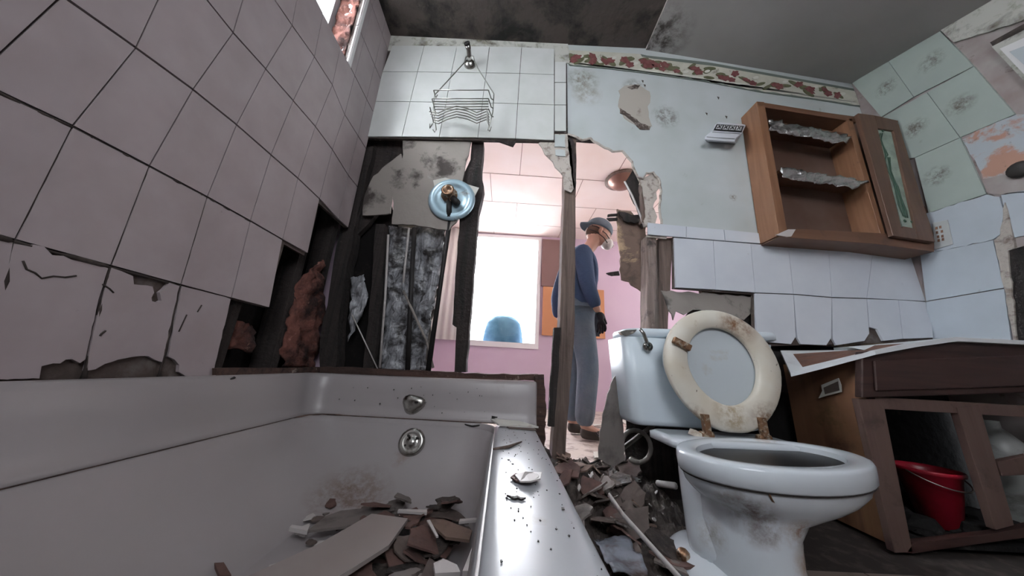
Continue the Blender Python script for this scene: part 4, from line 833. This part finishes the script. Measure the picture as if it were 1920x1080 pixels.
for k in range(46):
    x = rn.uniform(.20, .55); y = rn.uniform(.76, 1.36); z = rub_h(x, y)+rn.uniform(.012, .04); m_ = rn.choice(['lino', 'lino', 'linog', 'redbrown', 'soil', 'brownboard'])
    b = shard((x, y, z), rn.uniform(.022, .062), m_, k+50, .7, .005, rn.choice([5, 6, 7]), rn.uniform(.8, 1.6))
    cn = {'lino': 'grey-brown', 'linog': 'grey', 'redbrown': 'reddish brown', 'soil': 'blackish', 'brownboard': 'brown'}[m_]; wh = 'by the tub rim' if x < .30 else ('beside the toilet' if x > .45 else 'in the middle of the rubble'); dp_ = 'far' if y > 1.1 else 'near'
    tag(b.build('board_fragment'), f'{cn} board fragment {wh}, {dp_} part of the heap', 'fragment', f'{cn} fragments {wh}, {dp_} part')
for k in range(16):
    x = rn.uniform(.26, .58); y = rn.uniform(.62, 1.2); z = rub_h(x, y)+.025
    b = shard((x, y, z), rn.uniform(.006, .013), 'scrapwhite', k+150, .6, .003, 5, 1.6)
    tag(b.build('plaster_chip'), 'small pale plaster chip lying on the rubble', 'chip', 'plaster chips on the rubble')
b = MB(); b.prism([onY(x, y, 1.22) for x, y in rag([(1123, 860), (1124, 820), (1132, 770), (1146, 718), (1158, 700), (1166, 690), (1174, 712), (1176, 740), (1168, 780), (1172, 862), (1150, 875)], 1.4, 10, 9)], (0, .006, 0), 'linog')
tag(b.build('linoleum_piece'), 'tall grey linoleum piece leaning upright left of the toilet tank', 'linoleum')
b = MB(); b.prism([onY(x, y, 1.25) for x, y in rag([(1153, 710), (1157, 680), (1164, 664), (1169, 672), (1168, 700), (1162, 712)], 1.2, 7, 9)], (0, .005, 0), 'linog')
tag(b.build('linoleum_piece'), 'small grey linoleum scrap above the tall leaning one, by the tank corner', 'linoleum')
b = MB(); pA, pB = onZ(1142, 928, .15), onZ(1168, 965, .13); pC = onZ(1280, 1090, .09)
b.tube([pA, pB, pB.lerp(pC, .5), pC], .0075, 'scrapwhite', 6, flat=.6); tag(b.build('moulding_strip'), 'long thin pale moulding strip lying across the rubble beside the toilet', 'moulding')
o = crumple('wet_sheet', [onZ(x, y, .075) for x, y in ((1150, 1075), (1215, 1075), (1180, 1005), (1112, 1008))], 10, 10, .01, 20, .003, 'puddle', 4, .003); tag(o, 'shiny blue-grey wet sheet on the floor beside the tub rim', 'sheet')
b = MB(); b.tube([onZ(1085, 880, .13), onZ(1150, 850, .17), onY(1118, 812, 1.36)], .004, 'iron', 6); tag(b.build('loose_wire'), 'thin black wire across the top of the rubble', 'wire')
o = crumple('paper_scrap', [onZ(x, y, .10) for x, y in ((1190, 905), (1203, 905), (1206, 893), (1196, 892))], 5, 5, .012, 60, .002, 'foil', 4, .002); tag(o, 'shiny crumpled scrap on the rubble below the hose loop', 'scrap')

# things on the tub rim
b = MB(); b.prism([Vector((x, y, z)) for x, y, z in ((-.045, 1.275, .275), (.055, 1.275, .272), (.152, 1.205, .262), (.0, 1.205, .262))], (0, 0, .006), 'cardboard'); tag(b.build('loose_tile'), 'pale flat tile lying on the far end of the tub rim', 'tile')
b = MB(); b.prism([Vector((x, y, z)) for x, y, z in ((.03, 1.20, .2585), (.135, 1.20, .2585), (.14, 1.17, .2585), (.04, 1.18, .2585))], (0, 0, .004), 'lino'); tag(b.build('board_scrap'), 'dark scrap tucked under the loose tile on the tub rim', 'scrap')
b = MB(); b.tube([onZ(925, 842, .262), onZ(953, 838, .262), onZ(978, 828, .262)], [.003, .005, .002], 'stud', 5); tag(b.build('wood_sliver'), 'thin brown wood sliver on the tub rim in front of the loose tile', 'sliver')
b = MB(); b.tube([onY(872, 796, 1.25), onY(885, 799, 1.24), onY(905, 797, 1.24), onY(898, 792, 1.26), onY(882, 793, 1.27)], .003, 'iron', 6, closed=True); tag(b.build('wire_loop'), 'flat black wire loop left of the loose tile on the tub ledge', 'wire')
b = shard(onY(926, 780, 1.27), .018, 'black', 3, 1.2, .004); tag(b.build('black_bit'), 'black shard standing on the tub ledge behind the loose tile', 'shard')
b = MB(); q = [(965, 893), (984, 887), (1000, 888), (1016, 888), (1013, 900), (995, 905), (975, 905)]; b.prism([onZ(x, y, .264+.004*(i % 2)) for i, (x, y) in enumerate(q)], (0, 0, .003), 'scrapwhite'); tag(b.build('paint_chip'), 'curled white paint chip on the middle of the tub rim', 'chip')
b = MB(); q = [(957, 897), (966, 890), (985, 893), (995, 901), (985, 906), (967, 904)]; b.prism([onZ(x, y, .2605) for x, y in q], (0, 0, .003), 'redbrown'); tag(b.build('paint_chip'), 'brown flake under the curled white chip on the tub rim', 'chip')
b = MB()
for q in ([(950, 931), (964, 934), (962, 937)], [(958, 936), (970, 932), (975, 935), (966, 938)], [(966, 935), (986, 936), (978, 939)]): b.prism([onZ(x, y, .2585) for x, y in q], (0, 0, .003), 'black')
tag(b.build('dead_leaf'), 'dark shrivelled leaf on the tub rim below the chips', 'leaf')
b = MB(); rn = random.Random(3)
for k in range(110):
    x = rn.uniform(-.005, .14); y = rn.uniform(.36, 1.18)
    if x < .01+.0: continue
    s = rn.uniform(.0006, .0018) if k % 11 else .003; a = rn.uniform(0, 3)
    b.prism([Vector((x+s*math.cos(a+t), y+1.5*s*math.sin(a+t), .2578)) for t in (0, 1.7, 3.4, 5)], (0, 0, .001), 'black')
stuff(tag(b.build('dirt_specks'), 'scatter of tiny dark specks on the tub rim', 'dirt'))
b = MB()
for k in range(46):
    if k % 2: x, y = rn.uniform(40, 900), rn.uniform(718, 775); 
    x, y = rn.uniform(420, 930), rn.uniform(720, 776)
    p = onY(x, y, 1.283) if x > 640 else None
    if p is None or p.z < .27 or p.z > .39: continue
    p.y = 1.2825-(.39-p.z)*.10; s = rn.uniform(.001, .0022); b.prism([p+Vector((s*math.cos(t), -.02, s*math.sin(t)*1.4)) for t in (0, 1.6, 3.3, 4.9)], (0, .004, 0), 'black')
for (x, y, s) in ((612, 838, .004), (648, 842, .006), (640, 853, .004), (630, 855, .004), (596, 864, .004), (590, 880, .004), (735, 850, .003), (775, 902, .003), (788, 905, .003), (830, 870, .002)):
    p = onY(x, y, 1.20); b.prism([p+Vector((s*math.cos(t), 0, s*math.sin(t))) for t in (0, 1.6, 3.3, 4.9)], (0, .004, .0), 'black')
stuff(tag(b.build('dirt_specks'), 'tiny dark specks stuck to the back panel of the tub', 'dirt'))
b = MB(); b.tube([onX(x, y, XL+.045) for x, y in ((52, 886), (70, 882), (88, 879))], [.006, .009, .006], 'scrapwhite', 7, flat=.6); tag(b.build('plaster_crumb'), 'white crumb on the left tub ledge at the frame edge', 'crumb')
b = shard(onX(434, 712, XL+.03), .010, 'black', 5, 1.0, .003); tag(b.build('black_bit'), 'tiny black shard on the top edge of the left tub panel', 'shard')

# rubbish in the tub
def flat(px, z, m, name, label, cat, th=.006, group=None, zs=None, bev=0):
    b = MB(); pts = [onZ(x, y, (zs[i] if zs else z)) for i, (x, y) in enumerate(px)]; b.prism(pts, (0, 0, th), m); return tag(b.build(name, bevel=bev), label, cat, group)
flat([(420, 1110), (600, 1026), (696, 970), (764, 979), (728, 1030), (660, 1075), (600, 1110)], .1, 'plank', 'long_panel', 'long pale panel lying slanted on the rubbish in the tub', 'panel', .008, zs=[.075, .085, .10, .10, .09, .085, .075])
flat([(576, 1000), (700, 985), (716, 962), (740, 957), (700, 955), (640, 962), (610, 972)], .07, 'linog', 'board_scrap', 'grey board lying behind the long pale panel in the tub', 'scrap')
flat([(541, 996), (575, 1003), (578, 996), (546, 991)], .075, 'scrapwhite', 'tile_scrap', 'small white tile scrap left of the grey board in the tub', 'tile', .008)
flat([(745, 962), (800, 966), (800, 960), (747, 959)], .085, 'scrapwhite', 'wood_sliver', 'thin white sliver at the far end of the tub floor', 'sliver')
flat([(860, 983), (897, 979), (897, 975), (862, 978)], .085, 'scrapwhite', 'wood_sliver', 'short white sliver by the right side of the tub floor', 'sliver')
flat([(866, 1085), (880, 1085), (898, 1020), (893, 1016)], .09, 'scrapwhite', 'moulding_strip', 'pale strip standing along the right side inside the tub', 'moulding', .012)
flat([(800, 978), (806, 977), (822, 1008), (818, 1009)], .11, 'scrapwhite', 'wood_sliver', 'slender white sliver among the brown scraps in the tub', 'sliver', .003)
flat([(800, 980), (830, 978), (885, 1000), (880, 1018), (835, 1012)], .10, 'brownboard', 'board_scrap', 'brown flat board scrap near the right side in the tub', 'scrap')
flat([(812, 1065), (830, 1056), (856, 1068), (862, 1082), (815, 1085)], .10, 'scrapwhite', 'tile_scrap', 'rounded white tile scrap at the bottom edge inside the tub', 'tile', .008)
flat([(400, 1062), (418, 1061), (432, 1085), (410, 1085)], .06, 'redbrown', 'board_scrap', 'dark red scrap on the bare tub floor left of the long panel', 'scrap')
rn = random.Random(77)
for k in range(44):
    x = rn.uniform(-.36, -.09); y = rn.uniform(.66, 1.02); z = .056+rn.uniform(0, .032)
    m_ = rn.choice(['redbrown', 'lino', 'linog', 'redbrown', 'soil']); b = shard((x, y, z), rn.uniform(.022, .058), m_, k+300, .35, .004, rn.choice([5, 6, 7]), rn.uniform(.8, 1.7))
    if x < -.2 and y < .86: 
        for i in range(len(b.v)): b.v[i].z -= .02
    cn = {'lino': 'grey-brown', 'linog': 'grey', 'redbrown': 'reddish brown', 'soil': 'blackish'}[m_]; wh = 'at the far end of the tub floor' if y > .9 else ('beside the long panel in the tub' if x < -.2 else 'right of the long panel in the tub')
    tag(b.build('board_fragment'), f'{cn} board fragment {wh}', 'fragment', f'{cn} fragments {wh}')
for k in range(18):
    x = rn.uniform(-.50, -.36); y = rn.uniform(.72, 1.02); b = shard((x, y, .056), rn.uniform(.008, .022), rn.choice(['redbrown', 'linog', 'scrapwhite', 'lino']), k+400, .15, .003, 5, 1.5)
    tag(b.build('litter_flake'), 'small flake on the left part of the tub floor', 'flake', 'flakes on the tub floor')

# ================================================================== FAR ROOM
b = MB(); b.box((.50, FY-.03, .92), (1.36, FY-.012, 1.60), 'cork'); o = b.build('cork_board', bevel=.003); tag(o, 'orange board on the far wall behind the person', 'board')
b = MB(); b.box((.47, FY-.035, 1.605), (.86, FY-.012, 2.32), 'corkd'); tag(b.build('dark_panel', bevel=.003), 'mauve-brown panel right of the bright far window', 'panel')
b = MB(); ring = []
c = Vector((-.02, FY+.25, .85)); b.loft([[c+Vector((r*math.cos(2*PI*k/28), r*.35*math.sin(2*PI*k/28), z)) for k in range(28)] for r, z in ((.30, -.2), (.27, .12), (.24, .24), (.17, .32), (.06, .36), (0, .365))], 'bluegrey'); tag(b.build('covered_mound'), 'blue rounded shape seen outside through the far window', 'mound')
b = MB(); b.lathe([(.0, .09), (.06, .085), (.11, .055), (.14, .01), (.145, 0), (.10, 0)], (1.09, 2.50, 2.365), (0, 0, -1), 'copper', 28)
lm = thing('ceiling_lamp', (1.09, 2.50, 2.37), 'round copper-brown lamp on the far room ceiling', 'lamp'); b.build('shade', lm)
b = MB(); b.lathe([(.17, 0), (.17, .012), (.05, .014), (0, .014)], (1.09, 2.50, 2.365), (0, 0, -1), 'stud', 28); b.build('mounting_ring', lm)
b = MB(); vs = []; fs = []
for i in range(31):
    for j in (0, 1): x = -.63-.50*i/30; vs.append(Vector((x, FY-.10+.010*math.sin(i*1.1), .78+j*1.585)))
for i in range(30): fs.append([2*i, 2*i+2, 2*i+3, 2*i+1])
b.add(vs, fs, 'cream', True); o = b.build('bright_wall_sheet'); s = o.modifiers.new('solid', 'SOLIDIFY'); s.thickness = .004; tag(o, 'pale sheet standing for the bright wall left of the far window', 'bright_wall_sheet')  # pale sheet standing for the glaring wall beside the window
rn = random.Random(11)
for k in range(14):
    b = shard((rn.uniform(.3, 1.3), rn.uniform(1.75, 3.2), .012), rn.uniform(.03, .09), rn.choice(['scrapwhite', 'lino', 'cardboard']), 500+k, .15, .006); tag(b.build('floor_debris'), 'flat scrap on the far room floor', 'scrap', 'scraps on the far room floor')

# person -----------------------------------------------------------
def skin_mesh(name, pts, edges, mat_, parent=None, sub=2, root=0):
    me = bpy.data.meshes.new(name); me.from_pydata([p[:3] for p in pts], edges, []); me.materials.append(M[mat_])
    o = bpy.data.objects.new(name, me); COL.objects.link(o)
    o.modifiers.new('skin', 'SKIN'); sv = me.skin_vertices[0].data
    for i, p in enumerate(pts): sv[i].radius = (p[3], p[4] if len(p) > 4 else p[3])
    sv[root].use_root = True; o.modifiers['skin'].use_smooth_shade = True
    s = o.modifiers.new('sub', 'SUBSURF'); s.levels = s.render_levels = sub
    if parent: o.parent = parent; o.matrix_parent_inverse = Matrix.Translation(-parent.location)
    return o
PY = 2.39
pr = thing('person', (.63, PY, 0), 'person in a cap, respirator and dark sweatshirt bowing the head behind the stud', 'person')
# joints, facing +x
pel, wai, che, nck, hd0 = (.60, PY, .93), (.60, PY, 1.08), (.595, PY, 1.30), (.67, PY, 1.50), (.745, PY, 1.60)
hL, kL, aL, tL = (.61, PY-.09, .90), (.66, PY-.10, .50), (.62, PY-.10, .09), (.76, PY-.12, .04)
hR, kR, aR, tR = (.60, PY+.09, .90), (.62, PY+.10, .50), (.57, PY+.10, .09), (.70, PY+.12, .04)
sL, eL, wL = (.60, PY-.19, 1.42), (.62, PY-.24, 1.13), (.71, PY-.22, .92)
sR, eR, wR = (.56, PY+.19, 1.42), (.47, PY+.24, 1.13), (.50, PY+.22, .90)
pts = [(*pel, .115, .135), (*wai, .105, .125), (*che, .115, .15), (*nck, .058), (*hd0, .062), (.765, PY, 1.66, .085, .08), (.775, PY, 1.70, .08, .075),
 (*hL, .085), (*kL, .06), (*aL, .04), (*tL, .032), (*hR, .085), (*kR, .06), (*aR, .04), (*tR, .032), (*sL, .058), (*eL, .042), (*wL, .028), (*sR, .058), (*eR, .042), (*wR, .028)]
ed = [(0, 1), (1, 2), (2, 3), (3, 4), (4, 5), (5, 6), (0, 7), (7, 8), (8, 9), (9, 10), (0, 11), (11, 12), (12, 13), (13, 14), (2, 15), (15, 16), (16, 17), (2, 18), (18, 19), (19, 20)]
skin_mesh('body', pts, ed, 'skin', pr)
skin_mesh('sweatshirt', [(*pel, .16, .17), (*wai, .165, .17), (*che, .18, .19), (.67, PY, 1.46, .105), (*sL, .085), (*eL, .066), (wL[0]-.01, wL[1], wL[2]+.03, .048), (*sR, .085), (*eR, .066), (wR[0]-.02, wR[1], wR[2]+.03, .048)], [(0, 1), (1, 2), (2, 3), (2, 4), (4, 5), (5, 6), (2, 7), (7, 8), (8, 9)], 'sweater', pr)
skin_mesh('jeans', [(.60, PY, .90, .13, .15), (*hL, .108), (*kL, .088), (.62, PY-.10, .08, .075), (*hR, .108), (*kR, .088), (.57, PY+.10, .08, .075)], [(0, 1), (1, 2), (2, 3), (0, 4), (4, 5), (5, 6)], 'jeans', pr)
for nm, a, t in (('boot', aL, tL), ('boot', aR, tR)): skin_mesh(nm, [(a[0]-.03, a[1], .055, .045), (a[0]+.03, a[1], .05, .048), (t[0], t[1], .042, .040)], [(0, 1), (1, 2)], 'boot', pr)
def hand(w_, sgn):
    x, y, z = w_; P_ = [(x, y, z+.01, .033), (x+.012, y, z-.035, .036, .022), (x+.018, y, z-.075, .034, .020)]; E_ = [(0, 1), (1, 2)]
    for k, ln in enumerate((.062, .072, .068, .052)):
        dx = -.024+.017*k; i = len(P_); P_ += [(x+.018+dx, y, z-.088, .0105), (x+.024+dx*1.1, y+sgn*.008, z-.088-ln*.55, .0098), (x+.020+dx*1.1, y+sgn*.022, z-.088-ln, .0085)]; E_ += [(2, i), (i, i+1), (i+1, i+2)]
    i = len(P_); P_ += [(x+.045, y+sgn*.006, z-.045, .012), (x+.062, y+sgn*.012, z-.085, .0095)]; E_ += [(1, i), (i, i+1)]
    return skin_mesh('glove', P_, E_, 'glove', pr, 2)
hand(wL, 1); hand(wR, -1)
# head details: face tipped downward
hc = Vector((.80, PY, 1.70)); Rh = Matrix.Rotation(.45, 3, 'Y')   # nods forward
def hp(x, y, z): return hc+Rh @ Vector((x, y, z))
def ell(b, c, rx, ry, rz, m, n=20, k=10, z0=-1, z1=1):
    rings = []
    for j in range(k+1):
        t = z0+(z1-z0)*j/k; q = math.sqrt(max(0, 1-t*t)); rings.append([hp(c[0]+rx*q*math.cos(2*PI*i/n), c[1]+ry*q*math.sin(2*PI*i/n), c[2]+rz*t) for i in range(n)])
    b.loft(rings, m)
b = MB(); ell(b, (0, 0, 0), .108, .082, .125, 'skin'); ell(b, (.108, 0, -.015), .018, .014, .024, 'skin', 10, 6)
for s in (-1, 1): ell(b, (-.005, s*.083, -.01), .020, .008, .032, 'skin', 10, 6)
b.build('head', pr, subsurf=0)
b = MB()
for s in (-1, 1): ell(b, (.096, s*.032, .012), .010, .013, .009, 'white', 10, 6); ell(b, (.104, s*.032, .011), .004, .006, .006, 'black', 8, 5)
b.build('eye', pr)
b = MB(); ell(b, (-.012, 0, .035), .124, .094, .112, 'cap', 26, 10, -.05, 1); b.build('cap', pr)
b = MB(); rr = []
for d, zz in ((0, .02), (.075, -.004)):
    rr.append([hp(-.118-d*math.cos(a), .085*math.sin(a)*(1-d*2), .02+zz-.02*abs(math.sin(a))) for a in [(-PI/2)+PI*k/10 for k in range(11)]])
b.add(rr[0]+rr[1], [[k, k+1, 12+k, 11+k] for k in range(10)], 'cap', True); o = b.build('cap_brim', pr); s = o.modifiers.new('solid', 'SOLIDIFY'); s.thickness = .006
b = MB(); ell(b, (-.03, 0, -.02), .085, .087, .07, 'hair', 20, 8, -1, .6); b.build('hair', pr)
b = MB(); ell(b, (.108, 0, -.058), .055, .052, .056, 'mask', 20, 8); b.lathe([(.018, 0), (.018, .012), (0, .014)], hp(.155, 0, -.05), Rh @ Vector((1, 0, -.1)), 'mask', 14); b.build('respirator', pr)
b = MB()
for z in (-.03, -.075): b.tube([hp(.10, -.05, z), hp(.05, -.083, z+.01), hp(-.04, -.085, z+.03), hp(-.09, -.06, z+.035)], .004, 'glove', 6)
b.build('respirator_strap', pr)
